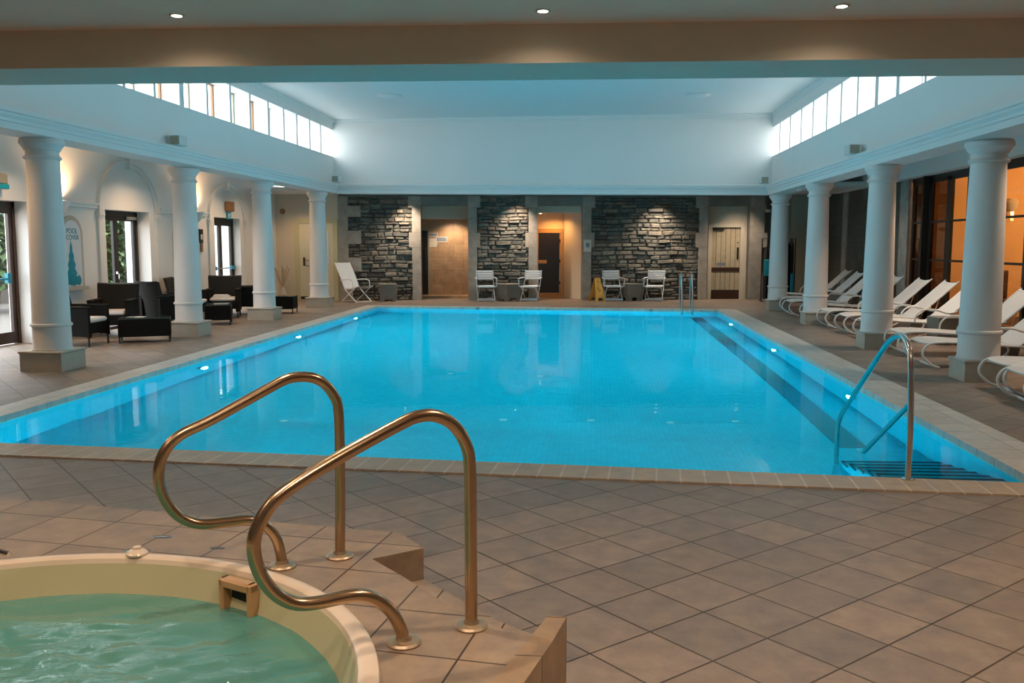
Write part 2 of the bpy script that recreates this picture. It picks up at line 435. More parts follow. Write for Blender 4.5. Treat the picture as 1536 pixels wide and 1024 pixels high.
world_child(mb, 'water_surface', 'pool_water', pool, 'calm clear water reflecting the far wall')
for (x, y) in [(-.95, 9.7), (.0, 9.75), (.85, 9.7), (1.55, 9.8), (-.72, 12.6), (-2.0, 12.7), (-3.3, 9.4)]:
    mb = MB(); mb.lathe([(.045, 0), (.045, .012), (.02, .016)], (x, y, D2), 16)
    world_child(mb, 'floor_inlet', 'white_frame', pool, 'white round inlet on the pool floor')
PLAMPS = [(PL, 16.3, 1), (PL, 20.4, 1), (PL, 12.2, 1), (3.0, 19.6, -1), (3.0, 15.0, -1), (3.0, 10.6, -1)]
for x, y, s_ in PLAMPS:
    mb = MB(Matrix.Translation((x, y, -.62)) @ Matrix.Rotation(s_*PI/2, 4, 'Y'))
    mb.lathe([(.10, 0), (.10, .015), (.08, .025)], n_=20)
    ln = world_child(mb, 'underwater_lamp', 'steel', pool)
    mb = MB(Matrix.Translation((x+s_*.026, y, -.62)) @ Matrix.Rotation(s_*PI/2, 4, 'Y'))
    mb.lathe([(.075, 0), (.06, .006)], n_=20); mb.v = [inv @ v for v in mb.v]
    mb.build('lens', 'pool_lamp_glow', ln)
    lamp('AREA', (x+s_*.06, y, -.62), 245, CYAN, size=.16, aim=(x+s_*3, y, -.62), shape='DISK')

for x in (-3.9, -1.4, .9):  # unseen near-wall lamps, added to brighten the near end of the water
    y = near_y(x)
    mb = MB(Matrix.Translation((x, y, -.62)) @ Matrix.Rotation(-PI/2, 4, 'X')); mb.lathe([(.10, 0), (.10, .015), (.08, .025)], n_=20)
    ln = world_child(mb, 'underwater_lamp', 'steel', pool)
    mb = MB(Matrix.Translation((x, y+.026, -.62)) @ Matrix.Rotation(-PI/2, 4, 'X')); mb.lathe([(.075, 0), (.06, .006)], n_=20); mb.v = [inv @ v for v in mb.v]
    mb.build('lens', 'pool_lamp_glow', ln)
    lamp('AREA', (x, y+.06, -.62), 32, CYAN, size=.16, aim=(x, y+3, -1.4), shape='DISK')

# ------------------------------------------------------------------ near platform with the spa
deckpoly = [(-9.0, 5.55), (-3.087, 4.403), (-1.9, 4.176), (-.869, 3.998), (-.723, 3.80), (-.914, 3.646), (-.744, 3.459), (-.52, 3.19), (-.36, 3.045), (-.197, 2.925),
            (-.26, 2.70), (-.50, 1.80), (-.20, .8), (-.2, -1.0), (-9.0, -1.0)]
cxs, cys = -1.86, 2.29
R_OUT = 1.262
mb = MB()
def deck_top(mb, z):
    from mathutils.geometry import tessellate_polygon
    k = 72; ring = [Vector((cxs+(R_OUT-.03)*math.cos(2*PI*i/k), cys+(R_OUT-.03)*math.sin(2*PI*i/k), z)) for i in range(k)]
    outer = [Vector((x, y, z)) for x, y in deckpoly]
    tris = tessellate_polygon([outer, ring]); allv = outer+ring
    mb.add([tuple(v) for v in allv], [tuple(t_) for t_ in tris])
    n_ = len(outer)
    mb.add([(x, y, 0) for x, y in deckpoly]+[(x, y, z) for x, y in deckpoly], [(i, (i+1) % n_, n_+(i+1) % n_, n_+i) for i in range(n_)])
deck_top(mb, .28)
dk = struct(mb, 'trim_5', 'deck_tile', label='raised tiled platform around the whirlpool tub')
# raised curb block beside the steps: capping on the right side of the opening
mb = MB(); mb.prism([(-.146, 3.111), (-.079, 3.106), (-.12, 2.906), (-.176, 2.678), (-.40, 1.80), (-.50, 1.82), (-.262, 2.70), (-.198, 2.925)], 0, .285)
struct(mb, 'trim_6', 'curb_tile', label='tan tiled low wall ending the platform steps')
mb = MB(); mb.prism([(-.914, 3.646), (-.723, 3.80), (-.542, 3.598), (-.359, 3.392), (-.178, 3.25), (-.15, 3.10), (-.20, 2.93), (-.36, 3.045), (-.52, 3.19), (-.744, 3.459)], 0, .14)
struct(mb, 'trim_7', 'deck_tile', label='lower tread between the platform and the low wall')
# tub
tub = thing('whirlpool_tub', 'round cream whirlpool tub with green bubbling water in the near left corner', 'whirlpool', (cxs, cys, .28))
mb = MB()
mb.lathe([(1.262, -.02), (1.268, .012), (1.262, .026), (1.245, .034), (1.215, .034), (1.200, .026), (1.193, .008)], n_=96, cap=False)
mb.build('rim', 'tub_acrylic', tub)
mb = MB(); mb.lathe([(1.193, .008), (1.150, -.12), (1.10, -.30), (.98, -.55), (.75, -.60), (.60, -.90), (.02, -.95)], n_=96, cap=False)
ob = mb.build('bowl', 'tub_inner', tub)
for f_ in ob.data.polygons: f_.flip() if hasattr(f_, 'flip') else None
mb = MB(); rings, segs = 90, 200; vs_ = []; fs = []
for i in range(rings+1):
    r_ = 1.162*(i+.02)/(rings+.02)
    for j in range(segs):
        a = 2*PI*j/segs; x, y = r_*math.cos(a), r_*math.sin(a)
        p_ = Vector((x*4.2+y*1.2, y*6.5-x, 0)); h_ = noise.noise(p_+Vector((noise.noise(p_*.6)*1.5, 0, 0)))*.0105+noise.noise(p_*2.3+Vector((7, 0, 0)))*.0042+noise.noise(p_*5+Vector((3, 1, 0)))*.0012
        vs_.append((x, y, -.108+h_*min(1, (1.2-r_)*6)))
for i in range(rings):
    for j in range(segs): fs.append((i*segs+j, (i+1)*segs+j, (i+1)*segs+(j+1) % segs, i*segs+(j+1) % segs))
mb.add(vs_, fs, True)
mb.build('water_surface', 'spa_water', tub)['label'] = 'churned green water'
# skimmer inlet on the far right inside wall
sk_a = math.atan2(3.33-cys, -1.36-cxs)
Ms = Matrix.Rotation(sk_a, 4, 'Z') @ Matrix.Translation((1.152, 0, -.068)) @ Matrix.Rotation(PI/2, 4, 'Z')
mb = MB(Ms)
w_, h_ = .088, .085
mb.bbox(-w_, w_, -.015, .035, h_*.55, h_, .008); mb.bbox(-w_, w_, -.015, .035, -h_, -h_*.72, .006)
mb.bbox(-w_, -w_*.72, -.015, .035, -h_, h_, .006); mb.bbox(w_*.72, w_, -.015, .035, -h_, h_, .006)
sk = mb.build('skimmer_inlet', 'skimmer_plastic', tub)
mb = MB(Ms); mb.box(-w_*.72, w_*.72, -.018, -.012, -h_*.75, h_*.6); mb.build('opening', 'inlet_shade', sk)  # black plate paints the shade inside the inlet, no real hole
mb = MB(Matrix.Translation((-.02, 1.232, .033))); mb.lathe([(.042, 0), (.044, .008), (.03, .02), (.018, .024), (.017, .034), (.006, .038)], n_=20)
mb.build('air_control_knob', 'tub_acrylic', tub)
# spout, far left of the tub
mb = MB(); mb.tube(spline([(-2.52, 3.48, .28), (-2.50, 3.47, .315), (-2.45, 3.45, .335), (-2.38, 3.43, .33)], 5), .012, 8)
tag(mb.build('water_spout', 'steel', None), 'small chrome spout on the platform at the far left rim of the whirlpool tub', 'spout')
for i, (x, y, a, s_) in enumerate([(-1.93, 3.85, .3, .05), (-1.62, 3.72, .8, .035), (-1.95, 3.66, .5, .06)]):
    mb = MB(Matrix.Translation((x, y, .2805)) @ Matrix.Rotation(a, 4, 'Z'))
    mb.lathe([(s_, 0), (s_*.8, .0012)], n_=14); mb.v = [Vector((v.x, y+(v.y-y)*.45, v.z)) for v in mb.v]
    tag(mb.build('puddle', 'puddle_wet', None), ['wet drip on the platform tiles, furthest from the tub rim', 'smallest wet drip on the platform, right of the other drips', 'wet drip nearest the air knob on the tub rim'][i], 'puddle')

# ------------------------------------------------------------------ hand rails
R1 = [(-0.406,3.003,0.287),(-0.407,3.002,0.613),(-0.408,3.002,0.847),(-0.422,2.991,0.93),(-0.458,2.965,0.998),(-0.508,2.929,1.034),(-0.557,2.893,1.04),(-0.615,2.851,1.021),(-0.799,2.718,0.928),(-0.92,2.63,0.855),(-0.971,2.593,0.803),(-1.004,2.569,0.716),(-0.995,2.576,0.621),(-0.96,2.601,0.544),(-0.911,2.636,0.497),(-0.851,2.68,0.482),(-0.753,2.751,0.481),(-0.698,2.791,0.458),(-0.651,2.825,0.405),(-0.623,2.845,0.34),(-0.612,2.854,0.286)]
R2 = [(-1.055,3.658,0.286),(-1.049,3.662,0.612),(-1.049,3.662,0.896),(-1.067,3.65,0.977),(-1.108,3.622,1.037),(-1.159,3.589,1.06),(-1.223,3.546,1.058),(-1.295,3.498,1.021),(-1.469,3.381,0.921),(-1.574,3.311,0.868),(-1.626,3.276,0.804),(-1.643,3.265,0.716),(-1.626,3.276,0.621),(-1.584,3.305,0.548),(-1.523,3.345,0.508),(-1.439,3.402,0.501),(-1.369,3.448,0.496),(-1.319,3.481,0.471),(-1.28,3.508,0.41),(-1.264,3.519,0.337),(-1.26,3.521,0.285)]
for pts, lab in ((R1, 'bronze toned curled handrail nearest the camera, beside the whirlpool tub'), (R2, 'bronze toned curled handrail further back, behind the nearer rail')):
    c = Vector(pts[0])
    t = thing('handrail', lab, 'handrail', (c.x, c.y, .28), 0, 'curled rails at the whirlpool tub')
    mb = MB(Matrix.Translation((-c.x, -c.y, -.28)))
    mb.tube(spline(pts, 5), .0215, 20)
    mb.build('rail_tube', 'brass_steel', t)
    for e_ in (pts[0], pts[-1]):
        mb = MB(Matrix.Translation((e_[0]-c.x, e_[1]-c.y, 0))); mb.lathe([(.056, 0), (.058, .006), (.052, .013), (.028, .016), (.024, .03)], n_=28)
        mb.build('flange', 'flange_metal', t)
# pool hand rail (near right)
t = thing('pool_handrail', 'tall steel handrail with lower brace at the near right pool steps', 'handrail', (2.15, 6.31, 0))
mb = MB(Matrix.Translation((-2.15, -6.31, 0)))
X = 2.15
mb.tube(spline([(X,6.25,0.012),(X,6.26,.4),(X,6.30,.80),(X,6.38,.92),(X,6.50,.965),(X,6.66,.94),(X,6.84,.86),(X,7.30,.56),(X,7.85,.20),(X,7.98,.10),(X,8.03,-.02),(X,8.04,-.35),(X,8.04,-1.14)], 5), .021, 14)
mb.build('rail_tube', 'steel', t)
mb = MB(Matrix.Translation((-2.15, -6.31, 0)))
mb.tube([(X, 6.27, .53), (X, 7.24, -.02), (X, 7.42, -.12)], .018, 12)
mb.build('brace', 'steel', t)
mb = MB(); mb.lathe([(.045, .010), (.045, .018), (.025, .024)], (0, -.06, 0), n_=20); mb.build('flange', 'steel', t)
# far ladder
t = thing('pool_ladder', 'chrome pool ladder at the far right edge of the pool', 'ladder', (2.2, 22.5, 0))
for dx in (0, .42):
    mb = MB(Matrix.Rotation(.0, 4, 'Z'))
    mb.tube(spline([(dx*.6-.03, .33, .012), (dx*.6-.03, .33, .55), (dx*.6-.03, .22, .86), (dx*.6-.03, .02, .88), (dx*.6-.03, -.12, .65), (dx*.6-.02, -.17, .2), (dx*.6-.02, -.18, -.9)], 5), .02, 10)
    mb.build('rail', 'steel', t)
for z in (-.25, -.5):
    mb = MB(); mb.box(-.04, .24, -.22, -.14, z-.015, z); mb.build('rung', 'steel', t)

# ------------------------------------------------------------------ ceiling of the near bay and its beam
ZF = 3.185
mb = MB(); mb.prism([(-9.6, YB), (8.2, YB), (8.2, 7.6), (-9.6, 6.6)], ZF, ZF+.2); struct(mb, 'ceiling', 'ceiling_near', label='low grey-brown ceiling over the camera')
def beam_y(x, near=True): return (6.80 if near else 7.49)+.034*x
mb = MB()
mb.add([(-9.6, beam_y(-9.6), ZL), (8.2, beam_y(8.2), ZL), (8.2, beam_y(8.2, 0), ZL), (-9.6, beam_y(-9.6, 0), ZL),
        (-9.6, beam_y(-9.6), ZF+.02), (8.2, beam_y(8.2), ZF+.02), (8.2, beam_y(8.2, 0), 5.0), (-9.6, beam_y(-9.6, 0), 5.0), (8.2, beam_y(8.2), 5.0), (-9.6, beam_y(-9.6), 5.0)],
       [(0, 3, 2, 1), (0, 1, 5, 4), (3, 7, 6, 2), (4, 5, 8, 9), (9, 8, 6, 7)])
struct(mb, 'trim_8', 'beam_paint', label='wide cross beam spanning the hall above the near pool edge')

# ------------------------------------------------------------------ side beams, cornices, clerestory walls
prof = [(0, 0), (.0, .075), (.015, .085), (.015, .115), (.045, .15), (.045, .175), (.065, .19), (.065, .235), (.0, .25), (-.45, .25), (-.45, 0)]
def mk_prof(s_): return [(o*s_, z) for o, z in prof]
CT = .25
FXL, FXR = -6.65, 4.22
FYL, FYR = 23.45, 22.75
mb = MB(); mb.sweep(mk_prof(-1), (FXL, 6.9, ZL), (FXL, FYL, ZL)); struct(mb, 'trim_9', 'white_gloss', label='white moulded beam over the left row of columns')
mb = MB(); mb.sweep(mk_prof(1), (FXR, 7.3, ZR), (FXR, FYR, ZR)); struct(mb, 'trim_10', 'white_gloss', label='white moulded beam over the right row of columns')
mb = MB(); mb.sweep(mk_prof(-1), (FXL-.05, FYL, ZL), (FXR+.05, FYR, ZR)); struct(mb, 'trim_11', 'white_gloss', label='white moulded beam above the stone wall')
# clerestory walls with openings
ZCL, ZCR = 4.80, 4.72
def clerestory(name, x, dirn, z0, zs, zh, zt, piers, y0, y1, label):
    th = .38*dirn
    mb = MB()
    xa, xb = sorted((x, x+th))
    mb.box(xa, xb, y0, y1, z0, zs); mb.box(xa, xb, y0, y1, zh, zt)
    for a, b_ in piers: mb.box(xa, xb, a, b_, zs, zh)
    struct(mb, name, 'plaster', label=label)
def piers(ys, y0, y1):
    out_ = [(y0, ys[0][0])] if False else []
    return out_
LY = [7.4, 8.2, 9.1, 10.05, 11.0, 11.9, 12.82, 13.75, 14.68, 15.69, 16.72, 17.70, 18.71, 19.67, 20.55, 21.5, 22.38]
RY = [7.6, 8.5, 9.5, 10.5, 11.55, 12.56, 13.65, 14.63, 15.65, 16.65, 17.63, 18.7, 19.72, 20.80, 21.90]
wide = {14.68: .085, 13.65: .07, 14.63: .08}
def pr_list(L): return [(y-wide.get(y, .04), y+wide.get(y, .04)) for y in L]
clerestory('wall_left_clerestory', -6.72, -1, ZL+CT-.02, 3.845, 4.53, ZCL+.03, pr_list(LY), 6.9, FYL, 'white upper wall with window strip on the left')
clerestory('wall_right_clerestory', 4.30, 1, ZR+CT-.02, 3.70, 4.39, ZCR+.05, pr_list(RY), 7.3, FYR, 'white upper wall with window strip on the right')
wn = 0
for L, x, s_, zs, zh, ys, ye in ((LY, -6.72, -1, 3.845, 4.53, 6.9, FYL), (RY, 4.30, 1, 3.70, 4.39, 7.3, FYR)):
    edges = L+[ye-.12]
    for i in range(len(edges)-1):
        a, b_ = edges[i]+wide.get(edges[i], .04), edges[i+1]-wide.get(edges[i+1], .04)
        wn += 1
        xo = x+s_*.31
        mb = MB(); x0, x1 = sorted((xo, xo+s_*.04)); w_ = .03
        mb.box(x0, x1, a, a+w_, zs, zh); mb.box(x0, x1, b_-w_, b_, zs, zh); mb.box(x0, x1, a+w_, b_-w_, zs, zs+w_); mb.box(x0, x1, a+w_, b_-w_, zh-w_, zh)
        wf = struct(mb, 'window_%d' % wn, 'plaster' if s_ > 0 and i % 3 else 'orange_brown' if i % 2 else 'grey_plaster')
        mb = MB(); mb.add([(xo+s_*.02, a, zs), (xo+s_*.02, b_, zs), (xo+s_*.02, b_, zh), (xo+s_*.02, a, zh)], [(0, 1, 2, 3)]); mb.build('pane', 'pane', wf)
# far upper wall
mb = MB(); mb.prism([(-7.1, FYL+.03), (4.70, FYR-.03), (4.70, FYR+.3), (-7.1, FYL+.4)], ZR+.1, 5.0); mb.v = [Vector((v.x, v.y, max(v.z, zb(v.x)+.2))) for v in mb.v]
struct(mb, 'wall_back_upper', 'plaster', label='white upper wall facing the camera above the stone wall')
# main recess ceiling
mb = MB(); mb.add([(-7.1, 6.9, ZCL), (4.7, 7.2, ZCR), (4.7, 23.8, ZCR), (-7.1, 24.0, ZCL), (-7.1, 6.9, ZCL+.2), (4.7, 7.2, ZCR+.2), (4.7, 23.8, ZCR+.2), (-7.1, 24.0, ZCL+.2)], [(0, 3, 2, 1), (4, 5, 6, 7), (0, 1, 5, 4), (1, 2, 6, 5), (2, 3, 7, 6), (3, 0, 4, 7)])
struct(mb, 'ceiling_recess', 'ceiling_paint', label='raised white ceiling above the pool')
pc = [(0, 0), (.05, 0), (.05, -.03), (.03, -.045), (.03, -.07), (.012, -.085), (.012, -.11), (0, -.12)]
mb = MB(); mb.sweep([(-o, z) for o, z in pc], (-6.72, 7.4, ZCL+.005), (-6.72, FYL, ZCL+.005)); struct(mb, 'trim_12', 'white_gloss', label='moulding under the raised ceiling on the left')
mb = MB(); mb.sweep(pc, (4.30, 7.6, ZCR+.01), (4.30, FYR, ZCR+.01)); struct(mb, 'trim_13', 'white_gloss', label='moulding under the raised ceiling on the right')
mb = MB(); mb.sweep([(-o, z) for o, z in pc], (-6.75, FYL+.02, ZCL+.005), (4.33, FYR-.02, ZCR+.01)); struct(mb, 'trim_14', 'white_gloss', label='moulding under the raised ceiling at the far end')
# recess ceiling discs
for (x, y, w) in ((-4.40, 19.7, 'left'), (2.2, 19.9, 'right')):
    t = thing('ceiling_lamp', 'unlit flat round lamp on the raised ceiling, %s one' % w, 'ceiling lamp', (x, y, zb(x)+1.9), 0)
    t.location.z = ZCL+(ZCR-ZCL)*(x+7.1)/11.8
    mb = MB(); mb.lathe([(.25, 0), (.25, -.02), (.21, -.035), (.06, -.04)], n_=36); mb.build('diffuser', 'white_frame', t)
    mb = MB(); mb.lathe([(.275, .002), (.275, -.012), (.25, -.016)], n_=36); mb.build('ring', 'soffit_vent', t)
# speakers on the cornice
for x, y, z, lab in ((-6.56, 14.15, ZL+CT, 'small grey speaker box on the left cornice'), (-6.45, 22.75, ZL+CT, 'small grey speaker box in the far left cornice corner'),
                     (4.14, 15.25, ZR+CT, 'small grey speaker box on the right cornice'), (4.03, 22.25, ZR+CT, 'small grey speaker box in the far right cornice corner')):
    t = thing('speaker', lab, 'speaker', (x, y, z-.013))
    mb = MB(); mb.bbox(-.09, .09, -.14, .14, 0, .16, .012); mb.build('cabinet', 'soffit_vent', t)
    mb = MB(); mb.box(-.075, .075, -.146, -.138, .015, .145); mb.build('grille', 'grey_plaster', t)

# aisle ceilings
ZAL, ZAR = 3.42, 3.27
mb = MB(); mb.box(-9.6, -7.08, 7.0, 26.0, ZAL, ZAL+.1); mb.box(-7.15, -7.08, 7.0, FYL+.3, ZL+.1, ZAL); mb.box(-7.15, -7.08, FYL+.3, 26, 3.02, ZAL)
struct(mb, 'ceiling_left', 'ceiling_paint', label='warm lit ceiling of the left aisle')
mb = MB(); mb.box(4.65, 8.2, 7.2, 30.0, ZAR, ZAR+.1); mb.box(4.65, 4.72, 7.2, FYR+.3, ZR+.1, ZAR); mb.box(4.65, 4.72, FYR+.3, 30, 3.02, ZAR)
struct(mb, 'ceiling_right', 'ceiling_paint', label='ceiling of the right aisle')
mb = MB(); mb.prism([(-9.6, FYL+.40), (8.2, FYR+.1), (8.2, 30), (-9.6, 30)], 3.0, 3.1)
mb.v = [Vector((v.x, v.y, v.z+.0)) for v in mb.v]
struct(mb, 'ceiling_back', 'ceiling_paint', label='ceiling strip in front of the stone wall')

# ------------------------------------------------------------------ columns
COLS = [(-6.905, 11.05, ZL, 'first column of the left row, nearest the camera'), (-7.05, 15.36, ZL, 'second column of the left row'), (-6.97, 18.85, ZL, 'third column of the left row'), (-6.95, 22.72, ZL, 'fourth and furthest column of the left row'),
        (4.50, 22.60, ZR, 'fourth and furthest column of the right row'), (4.45, 18.62, ZR, 'third column of the right row'), (4.38, 14.42, ZR, 'second column of the right row'), (4.56, 11.12, ZR, 'first column of the right row, nearest the camera')]
def column(x, y, H, lab, w):
    t = thing('column', 'white round column on a square stone plinth, '+lab, 'column', (x, y, 0), 0, 'columns around the pool')
    mb = MB(); mb.box(-w, w, -w, w, 0, .225); mb.bbox(-w-.018, w+.018, -w-.018, w+.018, .225, .255, .008)
    mb.build('plinth', 'plinth_stone', t)
    rb, rt = .232, .192
    P = [(rb+.012, .255), (rb+.012, .27), (rb, .285), (rb-.004, .55), (rb+.014, .56), (rb+.018, .575), (rb+.012, .59), (rb-.006, .60)]
    for i in range(1, 10):
        f = i/9; P.append((rb-.006-(rb-.006-rt)*f**1.25, .60+(H-.26-.60)*f))
    P += [(rt, H-.262), (rt+.022, H-.255), (rt+.034, H-.238), (rt+.022, H-.220), (rt+.002, H-.212), (rt+.002, H-.152), (rt+.020, H-.150), (rt+.022, H-.135), (rt+.038, H-.115), (rt+.056, H-.082), (rt+.058, H-.078), (rt+.070, H-.076), (rt+.072, H-.022), (rt+.060, H-.018), (rt+.060, H)]
    mb = MB(); mb.lathe(P, n_=48); mb.build('shaft', 'column_paint', t)
for i, (x, y, H, lab) in enumerate(COLS): column(x, y, H+.002, lab, .275 if x < 0 else .235)

# ------------------------------------------------------------------ left wall with doors, arches
def wall_with_holes(mb, x0, x1, ya, yb_, z1, holes):
    # holes: (y0,y1,z0,z1) sorted
    y = ya
    for (a, b_, c, d) in holes:
        mb.box(x0, x1, y, a, 0, z1)
        if c > 0: mb.box(x0, x1, a, b_, 0, c)
        mb.box(x0, x1, a, b_, d, z1); y = b_
    mb.box(x0, x1, y, yb_, 0, z1)
DO1, DO2, DO3 = (11.4, 13.95), (16.25, 17.95), (21.15, 22.75)
mb = MB(); wall_with_holes(mb, XL-.42, XL, YB, 26.0, ZAL, [(DO1[0], DO1[1], 0, 2.27), (DO2[0], DO2[1], 0, 2.24), (DO3[0], DO3[1], 0, 2.24)])
struct(mb, 'wall_left', 'plaster', label='white plaster wall on the left with doors')
def door(nm, y0, y1, h, split, mat, x, leafs, lab):
    root = thing(nm, None, None, (x, (y0+y1)/2, 0)); root['kind'] = 'structure'; root['label'] = lab
    W_ = y1-y0; fw_ = .07
    mb = MB(); mb.box(-.04, .04, -W_/2, -W_/2+fw_, 0, h); mb.box(-.04, .04, W_/2-fw_, W_/2, 0, h); mb.box(-.04, .04, -W_/2, W_/2, h-.09, h)
    mb.build('door_frame', mat, root)
    n_ = leafs
    for i in range(n_):
        a = -W_/2+fw_+(W_-2*fw_)*i/n_; b_ = -W_/2+fw_+(W_-2*fw_)*(i+1)/n_; s_ = .085
        mb = MB(); mb.box(-.025, .025, a, a+s_, .02, h-.09); mb.box(-.025, .025, b_-s_, b_, .02, h-.09); mb.box(-.025, .025, a+s_, b_-s_, .02, .20); mb.box(-.025, .025, a+s_, b_-s_, h-.19, h-.09)
        lf = mb.build('door_leaf', mat, root)
        mb = MB(); mb.add([(0, a+s_, .2), (0, b_-s_, .2), (0, b_-s_, h-.19), (0, a+s_, h-.19)], [(0, 1, 2, 3)]); mb.build('pane', 'pane', lf)
    return root
d1 = door('door_1', DO1[0], DO1[1], 2.27, 1, 'brown_wood', XL-.28, 2, 'dark brown glazed double door behind the first left column')
mb = MB(); mb.tube([(.06, -1.1, 1.05), (.06, .95, 1.05)], .016, 8); mb.box(.03, .085, .95, 1.05, .98, 1.14); mb.box(.03, .085, -.02, .05, .98, 1.14); mb.build('push_bar', 'teal_plastic', d1)
d2 = door('door_2', DO2[0], DO2[1], 2.24, 1, 'dark_frame', XL-.30, 2, 'dark framed glazed door to the garden under the larger arch')
mb = MB(); mb.box(.03, .07, -.06, .03, 1.02, 1.06); mb.box(.03, .07, -.01, .02, .92, 1.06); mb.build('door_handle', 'steel', d2)
mb = MB(); mb.box(.03, .08, .35, .75, 2.08, 2.14); mb.build('door_closer', 'steel', d2)
mb = MB(); mb.box(-.2, .3, -.85, .85, 0, .05); mb.build('threshold', 'brown_wood', d2)
d3 = door('door_3', DO3[0], DO3[1], 2.24, 1, 'dark_frame', XL-.22, 2, 'dark framed glazed fire door with teal push bar under the farther arch')
mb = MB(); mb.tube([(.07, -.7, 1.0), (.07, .7, 1.0)], .014, 8); mb.build('push_bar', 'steel', d3)
for a in (-.55, .62):
    mb = MB(); mb.box(.04, .1, a-.12, a+.12, .96, 1.05); mb.build('push_bar_housing', 'teal_plastic', d3)
mb = MB(); mb.box(.012, .016, -.62, -.42, 1.2, 1.75); mb.build('notice', 'sign_teal', d3)
# arch mouldings
def arch(y0, y1, zsp, ztop, nm, lab):
    c = (y0+y1)/2; r = (y1-y0)/2; hh = ztop-zsp
    pts_o = []; pts_i = []
    k = 28; w_ = .13
    def band(w0, w1, x1):
        outer = [(c+(r-w0)*math.cos(PI*i/k), zsp+(hh-w0)*math.sin(PI*i/k)) for i in range(k+1)]
        inner = [(c+(r-w1)*math.cos(PI*i/k), zsp+(hh-w1)*math.sin(PI*i/k)) for i in range(k+1)]
        vs_ = []; fs = []
        for (a, b_) in zip(outer, inner):
            vs_ += [(XL-.01, a[0], a[1]), (x1, a[0], a[1]), (x1, b_[0], b_[1]), (XL-.01, b_[0], b_[1])]
        for i in range(k):
            for j in range(4): fs.append((i*4+j, i*4+(j+1) % 4, i*4+4+(j+1) % 4, i*4+4+j))
        fs += [(0, 1, 2, 3), (k*4+3, k*4+2, k*4+1, k*4)]
        mb.add(vs_, fs)
    mb = MB(); band(0, .045, XL+.07); band(.045, w_, XL+.04)
    for yy in (y0, y1-w_):
        mb.box(XL-.01, XL+.045, yy, yy+w_, 0, zsp-.08); mb.box(XL-.01, XL+.085, yy-.03, yy+w_+.03, zsp-.10, zsp-.02); mb.box(XL-.01, XL+.065, yy-.015, yy+w_+.015, zsp-.15, zsp-.10)
    mb.box(XL-.01, XL+.10, c-.05, c+.05, ztop-.16, ztop+.02)
    struct(mb, nm, 'white_gloss', label=lab)
arch(15.95, 18.30, 2.22, 3.20, 'trim_15', 'white arched moulding around the garden door')
arch(20.75, 23.10, 2.20, 3.06, 'trim_16', 'white arched moulding around the fire door')
# string mouldings
for i, (a, b_) in enumerate(((14.75, 15.92), (18.33, 19.0), (19.4, 20.7))):
    mb = MB(); mb.box(XL-.01, XL+.05, a, b_, 2.24, 2.33); mb.box(XL-.01, XL+.08, a, b_, 2.30, 2.34)
    struct(mb, 'trim_%d' % (17+i), 'white_gloss')
mb = MB()
for a, b_ in ((YB, 11.4), (13.95, 15.95), (18.3, 20.75), (23.1, 24.9)): mb.box(XL, XL+.018, a, b_, 0, .11)
struct(mb, 'baseboard_left', 'grey_plaster')
# sconces
for y, lab in ((14.72, 'lit white wall uplight behind the first left column'), (20.0, 'lit white wall uplight behind the second left column')):
    t = thing('wall_sconce', lab, 'wall lamp', (XL+.12, y, 2.24), 0, 'uplights on the left wall')
    mb = MB(); mb.lathe([(.02, -.14), (.05, -.11), (.075, -.03), (.14, .05), (.15, .08), (.135, .08), (.10, .03)], n_=24); mb.build('bowl', 'white_gloss', t)
    mb = MB(); mb.lathe([(.12, .055), (.02, .06)], n_=24, cap=True); mb.build('lamp_disc', 'sconce_glow', t)
    mb = MB(); mb.box(-.125, -.05, -.03, .03, -.06, .03); mb.build('bracket', 'white_gloss', t)
    lamp('SPOT', (XL+.14, y, 2.34), 150, WARM, size=.06, aim=(XL+.02, y, 3.3), spot=150, blend=.8)
# poster niche
t = thing('arched_poster', 'arched poster with teal plants and lettering in a stone frame', 'poster', (XL, 15.08, 0))
k = 14
def archpoly(c, r, z0, zs, hh): return [(c-r, z0), (c+r, z0)]+[(c+r*math.cos(PI*i/k), zs+hh*math.sin(PI*i/k)) for i in range(k+1)]
def yzprism(mb, poly, x0, x1):
    n_ = len(poly)
    mb.add([(x0, y, z) for y, z in poly]+[(x1, y, z) for y, z in poly], [tuple(reversed(range(n_))), tuple(range(n_, 2*n_))]+[(i, (i+1) % n_, n_+(i+1) % n_, n_+i) for i in range(n_)])
mb = MB(); yzprism(mb, archpoly(0, .34, .85, 1.75, .34), .003, .03); mb.box(.003, .08, -.38, .38, .80, .86); mb.build('frame', 'plinth_stone', t)
mb = MB(); yzprism(mb, archpoly(0, .27, .87, 1.75, .26), .031, .034); mb.build('sheet', 'sign_sheet' if 'sign_sheet' in MATS else 'white_resin', t)
mb = MB()
P_ = []
for q in range(9):
    z_ = .95+q*.075; w_ = .19*(1-q/9)**.8
    P_.append((w_ if q % 2 == 0 else w_*.68, z_))
yzprism(mb, [(y-.05, z) for y, z in P_]+[(-.05, 1.66)]+[(-y-.05, z) for y, z in reversed(P_)], .0345, .0365)
for q, (cy_, ry) in enumerate(((-.17, .08), (.0, .10), (.15, .09), (-.08, .09), (.09, .07))):
    yzprism(mb, [(cy_+ry*math.cos(a*PI/12)*(1 if a % 2 else .72), .97+ry*1.1*math.sin(a*PI/12)*(1 if a % 2 else .72)) for a in range(24)], .0365, .0375+.0004*q)
mb.build('plant_print', 'teal_plastic', t)
